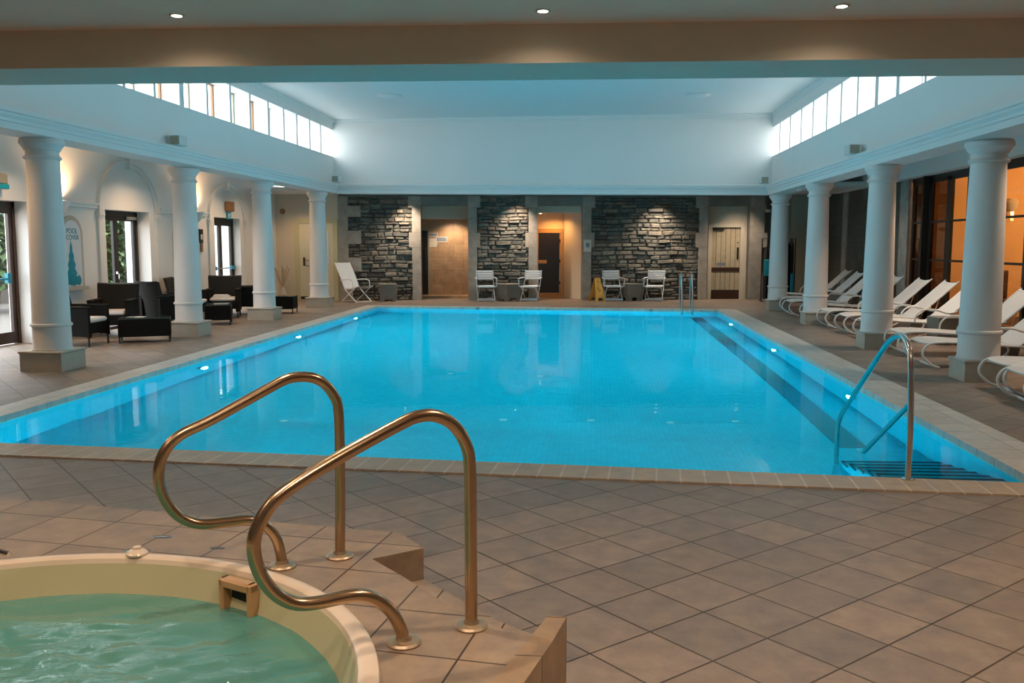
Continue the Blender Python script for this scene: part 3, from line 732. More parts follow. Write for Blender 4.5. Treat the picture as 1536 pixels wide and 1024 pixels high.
def text(body, size, mat, M, name, parent=None, ext=.0015):
    cu = bpy.data.curves.new(name, 'FONT'); cu.body = body; cu.size = size; cu.extrude = ext; cu.align_x = 'CENTER'; cu.align_y = 'CENTER'
    cu.materials.append(MATS[mat])
    o = bpy.data.objects.new(name, cu); col.objects.link(o)
    if parent: o.parent = parent
    me = bpy.data.meshes.new_from_object(o); bpy.data.objects.remove(o); o = bpy.data.objects.new(name, me); col.objects.link(o)
    if parent: o.parent = parent
    o.matrix_local = M
    return o
MY = Matrix(((0, 0, 1, 0), (1, 0, 0, 0), (0, 1, 0, 0), (0, 0, 0, 1)))   # text facing +X, reading along +Y
text('POOL', .13, 'teal_plastic', Matrix.Translation((.036, 0, 1.82)) @ MY, 'lettering', t)
text('COVER', .12, 'teal_plastic', Matrix.Translation((.036, .01, 1.71)) @ MY, 'lettering', t)
# second niche (empty, arched) further along
t = thing('arched_niche', 'tan arched panel beside the second left column', 'panel', (XL, 19.3, 0))
mb = MB(); yzprism(mb, archpoly(0, .36, .5, 1.75, .32), .003, .025); mb.build('surround', 'plinth_stone', t)
mb = MB(); yzprism(mb, archpoly(0, .28, .55, 1.75, .25), .026, .03); mb.build('face', 'beige_wall', t)
# exit signs / emergency lights
t = thing('exit_sign', 'teal running man exit sign under an emergency light above the brown door', 'sign', (XL, 13.05, 2.30))
mb = MB(); mb.bbox(.002, .12, -.26, .26, .20, .36, .02); mb.build('lamp_housing', 'grey_plaster', t)
mb = MB(); mb.bbox(.01, .14, -.25, .25, .13, .205, .01); mb.build('diffuser', 'sign_teal', t)
mb = MB(); mb.box(.002, .02, -.22, .10, -.04, .11); sg = mb.build('panel', 'dark_frame', t)
mb = MB()
mb.tube([(.022, -.02, .09), (.022, -.03, .05), (.022, .02, .02), (.022, .07, -.02)], .008, 6); mb.tube([(.022, -.03, .05), (.022, -.07, .0), (.022, -.13, -.01)], .008, 6); mb.tube([(.022, -.08, .07), (.022, -.02, .08), (.022, .04, .05)], .007, 6); mb.lathe([(.014, .0), (.014, .01)], (.022, -.01, .1), 8)
mb.build('running_figure', 'sign_teal', sg)
t = thing('exit_sign', 'small exit sign and brown emergency light above the fire door', 'sign', (XL, 22.0, 2.24))
mb = MB(); mb.bbox(.002, .10, -.22, .20, .16, .40, .02); mb.build('lamp_housing', 'orange_brown', t)
mb = MB(); mb.box(.0, .03, -.12, .12, -.03, .14); sg = mb.build('panel', 'sign_teal', t)
mb = MB(); mb.box(.031, .034, -.06, -.02, .0, .11); mb.box(.031, .034, .0, .07, .06, .11); mb.box(.031, .034, .0, .05, .0, .03); mb.build('running_figure', 'white_frame', sg)
t = thing('thermometer', 'narrow dark wall thermometer between the arches', 'thermometer', (XL, 20.35, 1.62))
mb = MB(); mb.box(.002, .03, -.09, .09, 0, .32); mb.build('case', 'dark_frame', t)
mb = MB(); mb.box(.03, .034, -.05, .05, .08, .2); mb.build('label_plate', 'paper', t)
mb = MB(); mb.box(.002, .04, -.045, .045, -.2, 0); mb.build('bulb', 'orange_brown', t)

# ------------------------------------------------------------------ outside on the left
mb = MB(); mb.box(-19, XL-.42, 6, 34, -.08, -.02); struct(mb, 'floor_terrace', 'outdoor_paving', label='sunlit terrace paving outside the left doors')
def bush(name, x, y, w, d, h, n_, lab, sz=.06, z0=0):
    rr = random.Random(int(x*100+y*10)); mb = MB()
    for i in range(n_):
        u = rr.uniform(-1, 1); v = rr.uniform(-1, 1); q = rr.random()**.7
        if u*u+v*v > 1: continue
        zz = z0+h*q; tap = (1-.55*q**2)
        px, py = x+u*w*tap, y+v*d*tap
        a = rr.uniform(0, 2*PI); e_ = rr.uniform(-.9, .9); s_ = sz*rr.uniform(.6, 1.3)
        ax = Vector((math.cos(a)*math.cos(e_), math.sin(a)*math.cos(e_), math.sin(e_))); bx = ax.cross(Vector((0, 0, 1))).normalized(); c = Vector((px, py, zz))
        mb.add([c-ax*s_, c+bx*s_*.45, c+ax*s_, c-bx*s_*.45], [(0, 1, 2, 3)])
    t = thing(name, lab, 'shrub', (x, y, -.02))
    world_child(mb, 'foliage', 'foliage', t)
    mb = MB()
    for i in range(5):
        a = i*1.3; mb.tube([(0, 0, 0), (math.cos(a)*w*.3, math.sin(a)*d*.3, h*.7)], .02, 6)
    mb.build('stem', 'brown_wood', t)
bush('garden_shrub', -14.2, 20.6, 1.0, 1.6, 3.6, 11000, 'green leafy shrub outside the brown door', .14, .5)
bush('garden_shrub', -14.0, 25.6, .9, 1.3, 3.6, 11000, 'green shrub outside, left part of the garden door view', .14, .35)
bush('garden_shrub', -14.8, 29.0, 1.0, 1.3, 3.2, 9000, 'green shrub outside, beside the white post', .14, .35)
mb = MB(); mb.box(-10.75, -10.30, 20.25, 20.85, -.02, 3.2); struct(mb, 'trim_21', 'terrace_white', label='white square post outside the garden door')
mb = MB(); mb.box(-17, -9.6, 34, 34.3, -.1, 4.0); struct(mb, 'wall_outside', 'terrace_white', label='pale outbuilding wall beyond the terrace')
mb = MB(); mb.box(-19, -16, 6, 34, -.1, 1.2); struct(mb, 'floor_bank', 'outdoor_paving')
# ------------------------------------------------------------------ far left end wall with the pale door
mb = MB(); y_e = wall_y(-7.17)
mb.box(XL-.42, -8.46, y_e, y_e+.3, 0, 3.1); mb.box(-7.20, -7.17, y_e, y_e+.3, 0, 3.1); mb.box(-8.46, -7.20, y_e, y_e+.3, 2.31, 3.1); mb.box(-8.46, -7.20, y_e+.07, y_e+.3, 0, 2.31)
struct(mb, 'wall_back_left', 'beige_wall', label='cream end wall at the far left')
mb = MB(); mb.box(XL, -8.46, y_e-.02, y_e, 0, .09); struct(mb, 'baseboard_back', 'grey_plaster')
root = thing('door_4', None, None, (-7.83, y_e, 0)); root['kind'] = 'structure'; root['label'] = 'pale cream door with green frame and notice at the far left'
mb = MB(); mb.box(-.63, -.50, -.03, .06, 0, 2.19); mb.box(.50, .63, -.03, .06, 0, 2.19); mb.box(-.63, .63, -.03, .06, 2.19, 2.31); mb.build('door_frame', 'green_frame', root)
mb = MB(); mb.box(-.50, .50, .0, .04, 0, 2.19); lf = mb.build('door_leaf', 'green_door', root)
mb = MB(); mb.box(.33, .37, -.03, .0, 1.05, 1.95); mb.build('pull_handle', 'white_gloss', root)
mb = MB(); mb.box(-.38, -.33, -.04, .0, .98, 1.22); mb.tube([(-.36, -.04, 1.14), (-.2, -.04, 1.14)], .01, 6); mb.tube([(-.36, -.04, 1.0), (-.2, -.04, .97)], .01, 6); mb.build('door_handle', 'dark_frame', root)
mb = MB(); mb.box(-.24, -.16, -.004, .0, .82, .96); mb.build('notice', 'paper', root)
mb = MB(); mb.box(-.48, .48, -.012, .0, .03, .11); mb.build('kick_plate', 'dark_frame', root)
t = thing('alarm_bell', 'round brown alarm bell high on the cream end wall', 'alarm', (-8.78, y_e, 2.52))
mb = MB(Matrix.Rotation(PI/2, 4, 'X')); mb.lathe([(.02, .0), (.075, .01), (.08, .03), (.06, .055), (.02, .06)], n_=20); mb.build('dome', 'orange_brown', t)
mb = MB(Matrix.Rotation(PI/2, 4, 'X')); mb.lathe([(.05, .0), (.05, .012)], n_=16); mb.build('base', 'grey_plaster', t)
# vase with dried leaves
t = thing('dried_plant_vase', 'vase of tall dried leaves standing by the cream end wall', 'vase', (-8.62, 24.75, 0))
mb = MB(); mb.lathe([(.08, 0), (.11, .05), (.12, .18), (.08, .32), (.06, .38), (.07, .42)], n_=20); mb.build('vase_body', 'plinth_stone', t)
rr = random.Random(3)
for i in range(9):
    a = rr.uniform(0, 2*PI); rad = rr.uniform(.08, .24); h_ = rr.uniform(.75, 1.05)
    mb = MB(); pts = spline([(0, 0, .40), (math.cos(a)*rad*.4, math.sin(a)*rad*.4, h_*.65), (math.cos(a)*rad, math.sin(a)*rad, h_)], 4)
    mb.tube(pts, .01, 6, flat=(.018, .005)); mb.build('dried_leaf', 'dried_plant', t)

# ------------------------------------------------------------------ far stone wall (local x along wall, y away)
OP = [(-4.86, -3.53), (-1.57, -.29), (3.28, 4.50)]
ZO = 2.69
mb = MB(FW)
xs = [-7.17]+[v for o in OP for v in o]+[5.0]
for i in range(0, len(xs), 2): mb.box(fx(xs[i]), fx(xs[i+1]), .06, .35, 0, 3.05)
for a, b_ in OP: mb.box(fx(a), fx(b_), .06, .35, ZO, 3.05)
struct(mb, 'wall_back', 'lintel_stone', label='wall core behind the rough slate stones')
def stones(x0, x1, z0, z1, seed):
    rr = random.Random(seed); mb = MB(FW); z = z0
    while z < z1-.01:
        h = min(rr.uniform(.065, .15), z1-z); x = x0-rr.uniform(0, .15)
        while x < x1-.01:
            w = rr.uniform(.15, .50); a = max(x, x0); b_ = min(x+w, x1)
            if b_-a > .02:
                pr_ = rr.uniform(.0, .075); g = .006; zz0 = z+g*.5; zz1 = z+h-g*.3
                m_ = min(.035, (b_-a)*.3); t0 = rr.uniform(-.008, .008); t1 = rr.uniform(-.008, .008)
                hz = (zz1-zz0)
                # irregular hump: back ring, mid ring, front ridge
                back = [(a+g, .07, zz0), (b_-g, .07, zz0), (b_-g, .07, zz1), (a+g, .07, zz1)]
                mid = [(a+g, .055-pr_*.3, zz0+t0*.3), (b_-g, .055-pr_*.3, zz0+t1*.3), (b_-g, .055-pr_*.5, zz1+t1), (a+g, .055-pr_*.5, zz1+t0)]
                fr_ = [(a+m_, .03-pr_, zz0+hz*.22), (b_-m_*rr.uniform(.5, 1.5), .03-pr_*rr.uniform(.6, 1.1), zz0+hz*.25), (b_-m_, .03-pr_*rr.uniform(.5, 1), zz1-hz*.22), (a+m_*rr.uniform(.6, 1.4), .03-pr_, zz1-hz*.18)]
                vs_ = [(vx, vy, min(z1, max(0, vz+.030*noise.noise(Vector((vx*1.6, seed, vz*1.1)))+.012*noise.noise(Vector((vx*5, seed+9, vz*4)))))) for vx, vy, vz in back+mid+fr_]; fs = [(3, 2, 1, 0), (8, 9, 10, 11)]
                for r_ in (0, 4):
                    for j in range(4): fs.append((r_+j, r_+(j+1) % 4, r_+4+(j+1) % 4, r_+4+j))
                mb.add(vs_, fs)
            x += w
        z += h
    return mb
PANELS = [(-6.62, -5.08, 'left'), (-3.28, -1.82, 'second'), (-.04, 3.04, 'third')]
for i, (a, b_, nm) in enumerate(PANELS):
    struct(stones(fx(a), fx(b_), 0, 2.92, 11+i), 'wall_back_stone_%d' % (i+1), 'slate', label='rough dark slate wall panel, %s from the left' % ['first', 'second', 'third'][i])
struct(stones(fx(-6.93), fx(-6.60), 0, 2.92, 30), 'wall_back_stone_4', 'slate')
# dressed stone quoins and jambs
def quoins(mb, x0, x1, flip, seq):
    for (z0, z1, ext) in seq:
        a, b_ = fx(x0), fx(x1)
        if flip: a -= ext
        else: b_ += ext
        mb.box(a, b_, -.045, .08, z0+.003, z1-.003)
mb = MB(FW); quoins(mb, -7.17, -6.90, False, [(0, .42, .10), (.42, .82, .10), (.82, 1.22, .36), (1.22, 1.60, 0), (1.60, 1.98, .36), (1.98, 2.36, 0), (2.36, 2.68, .36), (2.68, 2.95, .0)])
struct(mb, 'trim_22', 'quoin_stone', label='grey corner blocks at the left end of the slate wall')
ti = 23
for j, (a, b_) in enumerate(OP):
    for side in (0, 1):
        mb = MB(FW); sq = [(0, .75, 0), (.75, 1.50, 0), (1.50, 1.92, .09), (1.92, 2.62, 0), (2.62, 2.95, .10)]
        if side == 0: quoins(mb, a-.25, a, True, sq)
        elif j < 2: quoins(mb, b_, b_+.25, False, sq)
        else: quoins(mb, b_, b_+.25, False, [(0, .75, .25), (.75, 1.5, .1), (1.50, 1.92, .25), (1.92, 2.95, .15)])
        struct(mb, 'trim_%d' % ti, 'quoin_stone'); ti += 1
    mb = MB(FW); mb.box(fx(a)-.02, fx(b_)+.02, -.04, .08, ZO, 2.95); struct(mb, 'trim_%d' % ti, 'lintel_stone'); ti += 1

# rooms beyond the openings
def room(a, b_, depth, wallm, name, floor_m='marble_tile', zc=2.34):
    A, B = fx(a), fx(b_)
    mb = MB(FW)
    mb.box(A-.8, B+.3, depth, depth+.1, 0, 2.7); mb.box(A-.7, A-.6, .35, depth, 0, 2.7); mb.box(B, B+.1, .35, depth, 0, 2.7)
    mb.box(A-.1, B+.1, .36, depth, ZO+.02, ZO+.1)
    struct(mb, name, wallm)
mb = MB(FW)
room(-4.86, -3.53, 1.7, 'marble_tile', 'wall_back_room_1')
mb = MB(FW); mb.box(fx(-4.86)-.6, fx(-3.53)+.05, .9, 1.7, 2.34, 2.72); struct(mb, 'ceiling_room_1', 'beige_wall')
mb = MB(FW); mb.box(fx(-4.86)-.6, fx(-3.53), .9, 1.7, 0, .07); struct(mb, 'trim_40', 'marble_tile', label='warm lit step inside the first opening')
root = thing('door_5', None, None, FW @ Vector((fx(-5.08)+.08, 1.69, 0)), FWA); root['kind'] = 'structure'; root['label'] = 'dark glass door inside the first opening'
mb = MB(); mb.box(-.40, .23, -.03, -.012, .08, 2.0); mb.build('door_leaf', 'dark_frame', root)
mb = MB(); mb.box(.23, .28, -.06, -.01, .07, 2.06); mb.box(-.40, .28, -.06, -.01, 2.0, 2.06); mb.build('door_frame', 'grey_plaster', root)
mb = MB(); mb.tube([(.17, -.07, .7), (.17, -.07, 1.5)], .01, 6); mb.build('pull_handle', 'steel', root)
# notices in room 1
for X_, z_, w_, h_, m_, lab in ((-4.63, 1.88, .28, .08, 'sign_grey', 'grey strip notice on the marble wall, upper left'), (-4.63, 1.64, .22, .22, 'paper', 'faint framed notice below the strip notice'), (-4.36, 1.74, .30, .12, 'sign_grey', 'grey notice on the marble wall, right one')):
    t = thing('wall_notice', lab, 'notice', FW @ Vector((fx(X_), 1.698, z_)), FWA)
    mb = MB(); mb.box(-w_/2-.02, w_/2+.02, -.012, -.003, -h_/2-.02, h_/2+.02); mb.build('plate', 'paper', t)
    mb = MB(); mb.box(-w_/2, w_/2, -.015, -.012, -h_/2, h_/2); mb.build('print', m_ if m_ != 'paper' else 'beige_wall', t)
lamp('SPOT', FW @ Vector((fx(-4.0), 1.05, 2.30)), 95, WARMW, size=.05, aim=FW @ Vector((fx(-4.0), 1.7, .9)), spot=120, blend=.8)
# room 2 (sauna door)
mb = MB(FW); A, B = fx(-1.57), fx(-.29)
mb.box(A-.1, A, .35, 1.3, 0, 2.7); mb.box(A-.2, B+.1, 1.3, 1.4, 0, 2.7)
struct(mb, 'wall_back_room_2', 'amber_wall')
mb = MB(FW); mb.prism([(B, .30), (B+.08, .30), (B+.08, 1.3), (B-.42, 1.3), (B-.42, 1.22)], 0, ZO); struct(mb, 'wall_back_room_2_side', 'beige_wall', label='angled cream wall inside the second opening')
mb = MB(FW); mb.box(A-.1, B+.1, .36, 1.3, 2.50, 2.72); struct(mb, 'ceiling_room_2', 'beige_wall')
root = thing('door_6', None, None, FW @ Vector((fx(-1.14), 1.30, 0)), FWA); root['kind'] = 'structure'; root['label'] = 'dark glass sauna door with wooden frame in the second opening'
mb = MB(); mb.box(-.42, -.33, -.05, 0, .08, 1.99); mb.box(.33, .42, -.05, 0, .08, 1.99); mb.box(-.42, .42, -.05, 0, 1.93, 2.05); mb.box(-.44, .42, -.07, 0, 0, .14); mb.build('door_frame', 'sauna_wood', root)
mb = MB(); mb.box(-.33, .30, -.03, -.01, .14, 1.93); mb.build('door_leaf', 'dark_frame', root)
mb = MB(); mb.box(-.33, -.08, -.06, -.03, 1.02, 1.12); mb.build('handle_bar', 'sauna_wood', root)
for z in (.4, 1.05, 1.65):
    mb = MB(); mb.box(.27, .33, -.055, -.03, z, z+.09); mb.build('hinge', 'dark_frame', root)
t = thing('downlight', 'small lit downlight inside the second opening', 'downlight', FW @ Vector((fx(-1.42), 1.0, 2.50)), 0)
mb = MB(); mb.lathe([(.05, 0), (.05, -.006)], n_=16); mb.build('ring', 'steel', t)
mb = MB(); mb.lathe([(.035, -.006), (.03, -.010)], n_=16); mb.build('bulb', 'lamp_glow', t)
lamp('SPOT', FW @ Vector((fx(-1.0), .85, 2.47)), 60, AMBER, size=.05, aim=FW @ Vector((fx(-1.0), .95, 0)), spot=150, blend=.9)
# opening 3: plank door close behind the surround
mb = MB(FW); A, B = fx(3.28), fx(4.50)
mb.box(A, B, .34, .4, 0, ZO+.02); mb.box(A, B, .30, .34, 2.19, ZO+.02); mb.box(A, A+.09, .30, .4, 0, 2.2); mb.box(B-.09, B, .30, .4, 0, 2.2); struct(mb, 'wall_back_room_3', 'beige_wall')
root = thing('door_7', None, None, FW @ Vector(((A+B)/2, .30, 0)), FWA); root['kind'] = 'structure'; root['label'] = 'cream plank door with dark kick plate at the right end of the slate wall'
w_ = (B-A)/2-.09
mb = MB(); mb.box(-w_, -w_+.11, -.06, 0, 0, 2.08); mb.box(w_-.11, w_, -.06, 0, 0, 2.08); mb.box(-w_, w_, -.06, 0, 2.08, 2.19); mb.build('door_frame', 'beige_wall', root)
mb = MB(); mb.box(-w_+.11, w_-.11, -.01, .03, 0, 2.08); mb.build('door_leaf', 'plank_door', root)
mb = MB(); mb.box(-w_+.11, w_-.11, -.025, -.01, .01, .27); mb.build('kick_plate', 'brown_wood', root)
mb = MB(); mb.box(-w_+.11, w_-.11, -.025, -.01, .80, .92); mb.build('push_plate', 'brown_wood', root)
mb = MB(); mb.box(-w_+.28, -w_+.52, -.018, -.01, .97, 1.06); mb.build('notice', 'sign_grey', root)
mb = MB(); mb.box(w_-.20, w_-.15, -.05, -.01, 1.15, 1.50); mb.build('pull_handle', 'dark_frame', root)
mb = MB(); mb.box(w_-.19, w_-.16, -.02, -.01, 1.62, 1.66); mb.build('lock', 'dark_frame', root)
mb = MB(); mb.box(-w_+.14, -w_+.46, -.06, -.01, 2.0, 2.05); mb.build('door_closer', 'dark_frame', root)
# notice on the jamb
t = thing('wall_notice', 'small white framed notice on the stone jamb right of the sauna opening', 'notice', FW @ Vector((fx(-.15), -.047, 1.55)), FWA)
mb = MB(); mb.box(-.11, .11, -.012, 0, -.17, .17); mb.build('plate', 'paper', t)
mb = MB(); mb.box(-.045, .055, -.015, -.012, -.04, .08); mb.build('print', 'sign_grey', t)
# wall lamp cluster by the plank door
t = thing('security_camera', 'small dark camera high on the stone beside the plank door', 'camera', FW @ Vector((fx(4.88), -.047, 2.60)), FWA)
mb = MB(); mb.bbox(-.06, .06, -.02, .0, -.06, .12, .01); mb.build('base', 'grey_plaster', t)
mb = MB(); mb.bbox(.02, .14, -.16, -.03, -.10, -.02, .01); mb.build('body', 'soffit_vent', t)
# back aisle downlights
BL = [(-5.25, 'over the left slate panel'), (-2.15, 'over the second slate panel'), (1.85, 'over the third slate panel'), (4.15, 'over the plank door')]
for X_, lab in BL:
    y_ = wall_y(X_)-.55
    t = thing('downlight', 'recessed downlight in the back aisle '+lab, 'downlight', (X_, y_, 3.0))
    mb = MB(); mb.lathe([(.06, 0), (.06, -.008), (.045, -.01)], n_=18); mb.build('ring', 'white_frame', t)
    mb = MB(); mb.lathe([(.04, -.0101), (.02, -.014)], n_=16); mb.build('bulb', 'lamp_glow', t)
    lamp('SPOT', (X_, y_, 2.97), 190 if X_ < 4 else 40, WARMW, size=.03, aim=(X_+.04, y_+.55, 1.7), spot=80, blend=.9)
    lamp('SPOT', (X_, y_-.1, 2.97), 180, WARMW, size=.03, aim=(X_, y_-.5, 0), spot=125, blend=.9)  # second, wide spot at the same fixture, added to brighten the aisle floor

# ------------------------------------------------------------------ right end of the back wall and the right wall
mb = MB(); yk = wall_y(5.0)+.3
mb.box(4.95, 5.72, yk, yk+.2, 0, 3.3); struct(mb, 'wall_back_right', 'lintel_stone')
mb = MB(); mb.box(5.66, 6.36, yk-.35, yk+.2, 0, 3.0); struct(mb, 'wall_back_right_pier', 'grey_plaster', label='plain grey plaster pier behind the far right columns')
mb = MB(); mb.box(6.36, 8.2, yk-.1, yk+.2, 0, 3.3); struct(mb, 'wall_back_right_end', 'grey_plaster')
root = thing('door_8', None, None, (6.53, yk-.1, 0)); root['kind'] = 'structure'; root['label'] = 'pale door with an orange glass strip between the third and fourth right columns'
mb = MB(); mb.box(.12, .20, -.05, 0, 0, 2.2); mb.box(-.16, .20, -.05, 0, 2.1, 2.25); mb.build('door_frame', 'plaster', root)
mb = MB(); mb.box(-.16, .12, -.02, 0, 0, 2.1); mb.build('door_leaf', 'beige_wall', root)
mb = MB(); mb.box(.0, .09, -.03, -.02, .3, 1.85); mb.build('glass_strip', 'sauna_wood', root)
# side wall of stone blocks between the folding doors and the far end
mb = MB(); mb.box(XR, XR+.3, 20.7, 27.4, 0, ZAR); struct(mb, 'wall_right', 'block_wall', label='grey stone block wall of the right aisle')
mb = MB(); mb.box(XR-.04, XR+.3, 20.25, 20.8, 0, ZAR); mb.box(XR-.04, XR+.3, 25.0, 25.4, 0, ZAR); struct(mb, 'trim_41', 'quoin_stone', label='rough stone edge pieces on the right wall')
mb = MB(); mb.box(XR, XR+.3, YB, 7.5, 0, ZAR); struct(mb, 'wall_right_near', 'plaster')
mb = MB(); mb.box(XR-.20, XR+.3, 7.2, 26.0, 2.97, ZAR); struct(mb, 'trim_42', 'plaster', label='white header band above the folding glass doors')
# folding glass doors
mb = MB(); mb.box(XR+.02, XR+.08, 7.5, 20.25, 2.90, 2.97); mb.box(XR+.02, XR+.08, 7.5, 20.25, 0, .05); struct(mb, 'trim_43', 'dark_frame')
gd = [(7.5, 8.9), (8.9, 10.3), (10.3, 11.7), (11.7, 13.1), (13.1, 14.1), (14.1, 14.85), (14.95, 16.35), (16.35, 16.95), (17.05, 18.20), (18.20, 19.2), (19.2, 20.2)]
for i, (a, b_) in enumerate(gd):
    root = thing('window_%d' % (wn+1+i), None, None, (XR+.05, (a+b_)/2, 0)); root['kind'] = 'structure'
    root['label'] = 'dark framed glass folding door on the right wall'
    w_ = (b_-a)/2; fw_ = .11
    mb = MB(); mb.box(-.03, .03, -w_, -w_+fw_, .05, 2.9); mb.box(-.03, .03, w_-fw_, w_, .05, 2.9); mb.box(-.03, .03, -w_, w_, .05, .25); mb.box(-.03, .03, -w_, w_, 2.82, 2.9)
    mb.box(-.02, .02, -w_, w_, 2.02, 2.06); mb.box(-.02, .02, -w_, w_, 1.26, 1.30)
    mb.build('frame', 'dark_frame', root)
    mb = MB(); mb.add([(0, -w_, .2), (0, w_, .2), (0, w_, 2.85), (0, -w_, 2.85)], [(0, 1, 2, 3)]); mb.build('pane', 'pane_smoked' if i in (9, 10, 5, 7) else 'pane', root)
# folded dark leaves standing proud of the wall
for y_ in (14.75, 17.0, 19.25, 13.0):
    mb = MB(); mb.box(XR-.10, XR+.02, y_-.03, y_+.05, .02, 2.96); struct(mb, 'trim_%d' % (44+int(y_)), 'dark_frame', label='dark upright post between the folding glass doors')
# amber lit room behind the glass
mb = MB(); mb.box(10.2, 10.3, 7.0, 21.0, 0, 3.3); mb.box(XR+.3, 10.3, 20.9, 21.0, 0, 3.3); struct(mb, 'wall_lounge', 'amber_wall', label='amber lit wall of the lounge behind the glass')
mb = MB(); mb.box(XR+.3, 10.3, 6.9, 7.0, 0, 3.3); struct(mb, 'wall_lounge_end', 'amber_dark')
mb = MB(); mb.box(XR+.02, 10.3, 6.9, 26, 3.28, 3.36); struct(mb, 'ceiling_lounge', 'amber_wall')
mb = MB(); mb.box(8.2, 10.3, 6.9, 26, -.06, 0); struct(mb, 'floor_lounge', 'brown_wood')
lamp('POINT', (10.0, 18.3, 2.6), 190, AMBER, size=.08)
lamp('POINT', (9.8, 14.5, 2.8), 70, AMBER, size=.08)
t = thing('lounge_wall_lamp', 'pale wall lamp on the amber wall seen through the glass', 'wall lamp', (9.02, 20.72, 2.30))
mb = MB(); mb.lathe([(.06, 0), (.12, .08), (.14, .2), (.08, .28)], n_=18); mb.build('shade', 'cushion', t)
mb = MB(); mb.box(-.02, .05, -.02, .02, -.2, .02); mb.build('arm', 'steel', t)
t = thing('lounge_chair', 'dark chair back silhouetted behind the near glass door', 'chair', (8.55, 19.6, 0), .4)
mb = MB(); mb.bbox(-.28, .28, -.28, .28, .38, .46, .02); mb.build('seat', 'brown_wood', t)
mb = MB(); mb.bbox(-.28, .28, .24, .30, .46, 1.05, .03); mb.build('backrest', 'brown_wood', t)
for dx in (-.24, .24):
    for dy in (-.24, .24):
        mb = MB(); mb.tube([(dx, dy, 0), (dx, dy, .38)], .02, 6); mb.build('leg', 'brown_wood', t)
# garment rack behind the furthest right column
t = thing('garment_rack', 'rack of black robes with teal towels behind the furthest right column', 'rack', (5.15, 25.9, 0))
mb = MB(); mb.tube([(-.45, 0, 0), (-.45, 0, 1.75), (.45, 0, 1.75), (.45, 0, 0)], .018, 8); mb.tube([(-.45, -.25, .03), (-.45, .25, .03)], .018, 8); mb.tube([(.45, -.25, .03), (.45, .25, .03)], .018, 8); mb.build('rack_frame', 'dark_frame', t)
rr = random.Random(5)
for i in range(6):
    x = -.34+i*.135; mb = MB()
    r_ = .065; w_ = .26-.02*abs(i-2.5)
    P = []
    zt = 1.74-.10*abs(i-3)**1.2*.6 if i < 3 else 1.74
    for z, ww in ((.08, w_), (.6, w_*.98), (1.2, w_*.95), (zt-.18, w_*.85), (zt-.05, w_*.4), (zt, .03)):
        P.append([(x+math.cos(a*PI/5)*r_*(1 if z < zt-.1 else .5), math.sin(a*PI/5)*ww, z) for a in range(10)])
    vs_ = sum(P, []); fs = []
    for k_ in range(len(P)-1):
        for j in range(10): fs.append((k_*10+j, k_*10+(j+1) % 10, k_*10+10+(j+1) % 10, k_*10+10+j))
    fs += [tuple(reversed(range(10))), tuple(range(50, 60))]
    mb.add(vs_, fs, True); mb.build('robe', 'black_cloth', t)
mb = MB(); mb.bbox(-.44, -.28, -.31, -.27, .72, 1.18, .02); mb.build('towel', 'teal_cloth', t)
mb = MB(); mb.bbox(.28, .38, -.31, -.27, .25, .80, .02); mb.build('towel', 'teal_plastic', t)

# rear enclosure behind the camera
mb = MB(); mb.box(-9.6, 8.2, YB-.2, YB, 0, ZF+.2); struct(mb, 'wall_front', 'plaster')
mb = MB(); mb.box(6.76, 7.05, 7.2, 7.5, 0, 3.3); struct(mb, 'wall_right_stub', 'plaster')

# ------------------------------------------------------------------ near ceiling spots
n_spot = {(-2.898, 6.30): 'leftmost of the three', (-.352, 6.40): 'middle one of the three', (1.646, 6.45): 'rightmost of the three'}
for (x, y), lab in n_spot.items():
    t = thing('downlight', 'lit round downlight in the near ceiling, '+lab, 'downlight', (x, y, ZF), 0, 'downlights in the near ceiling')
    mb = MB(); mb.lathe([(.052, 0), (.052, -.006), (.038, -.008)], n_=24); mb.build('ring', 'steel', t)
    mb = MB(); mb.lathe([(.036, -.0085), (.015, -.014)], n_=20); mb.build('bulb', 'lamp_glow', t)
    lamp('SPOT', (x, y, ZF-.03), 18, WARMW, size=.04, aim=(x, y-.3, 0), spot=165, blend=1)
for (x, y, e_) in ((-4.2, 3.2, 60), (-1.4, 3.4, 55), (1.2, 3.4, 75), (3.6, 3.6, 60), (-3.0, .8, 60), (0, .6, 75), (2.8, .8, 60), (-5.5, 6.0, 25), (4.3, 6.4, 25), (-1.6, 1.6, 40)):
    lamp('SPOT', (x, y, ZF-.03), e_*2.25, WARMW, size=.035, aim=(x, y, 0), spot=120, blend=.8)
# aisle lamps
for (x, y, e_) in ((-8.0, 10.2, 150), (-7.9, 13.2, 110), (-7.9, 17.0, 160), (-7.9, 21.0, 120), (-7.9, 22.6, 60)):
    lamp('SPOT', (x, y, ZAL-.05), e_, WARM, size=.04, aim=(x, y, 0), spot=130, blend=.8)
lamp('SPOT', (-8.1, 24.5, 2.95), 60, WARM, size=.04, aim=(-8.1, 24.5, 0), spot=130, blend=.8)
for (x, y, e_) in ((5.6, 14.6, 200), (5.6, 16.9, 170), (5.5, 11.0, 150), (5.6, 20.5, 55), (5.4, 24.3, 50), (5.3, 8.3, 80)):
    lamp('SPOT', (x, y, ZAR-.05), e_, WARMW, size=.04, aim=(x, y, 0), spot=105, blend=.8)
t = thing('smoke_detector', 'small white detector under the right beam beyond the third column', 'detector', (4.45, 20.4, ZR))
mb = MB(); mb.lathe([(.05, 0), (.05, -.03), (.03, -.05)], n_=18); mb.build('dome', 'white_frame', t)
mb = MB(); mb.lathe([(.06, 0), (.06, -.008)], n_=18); mb.build('base', 'soffit_vent', t)

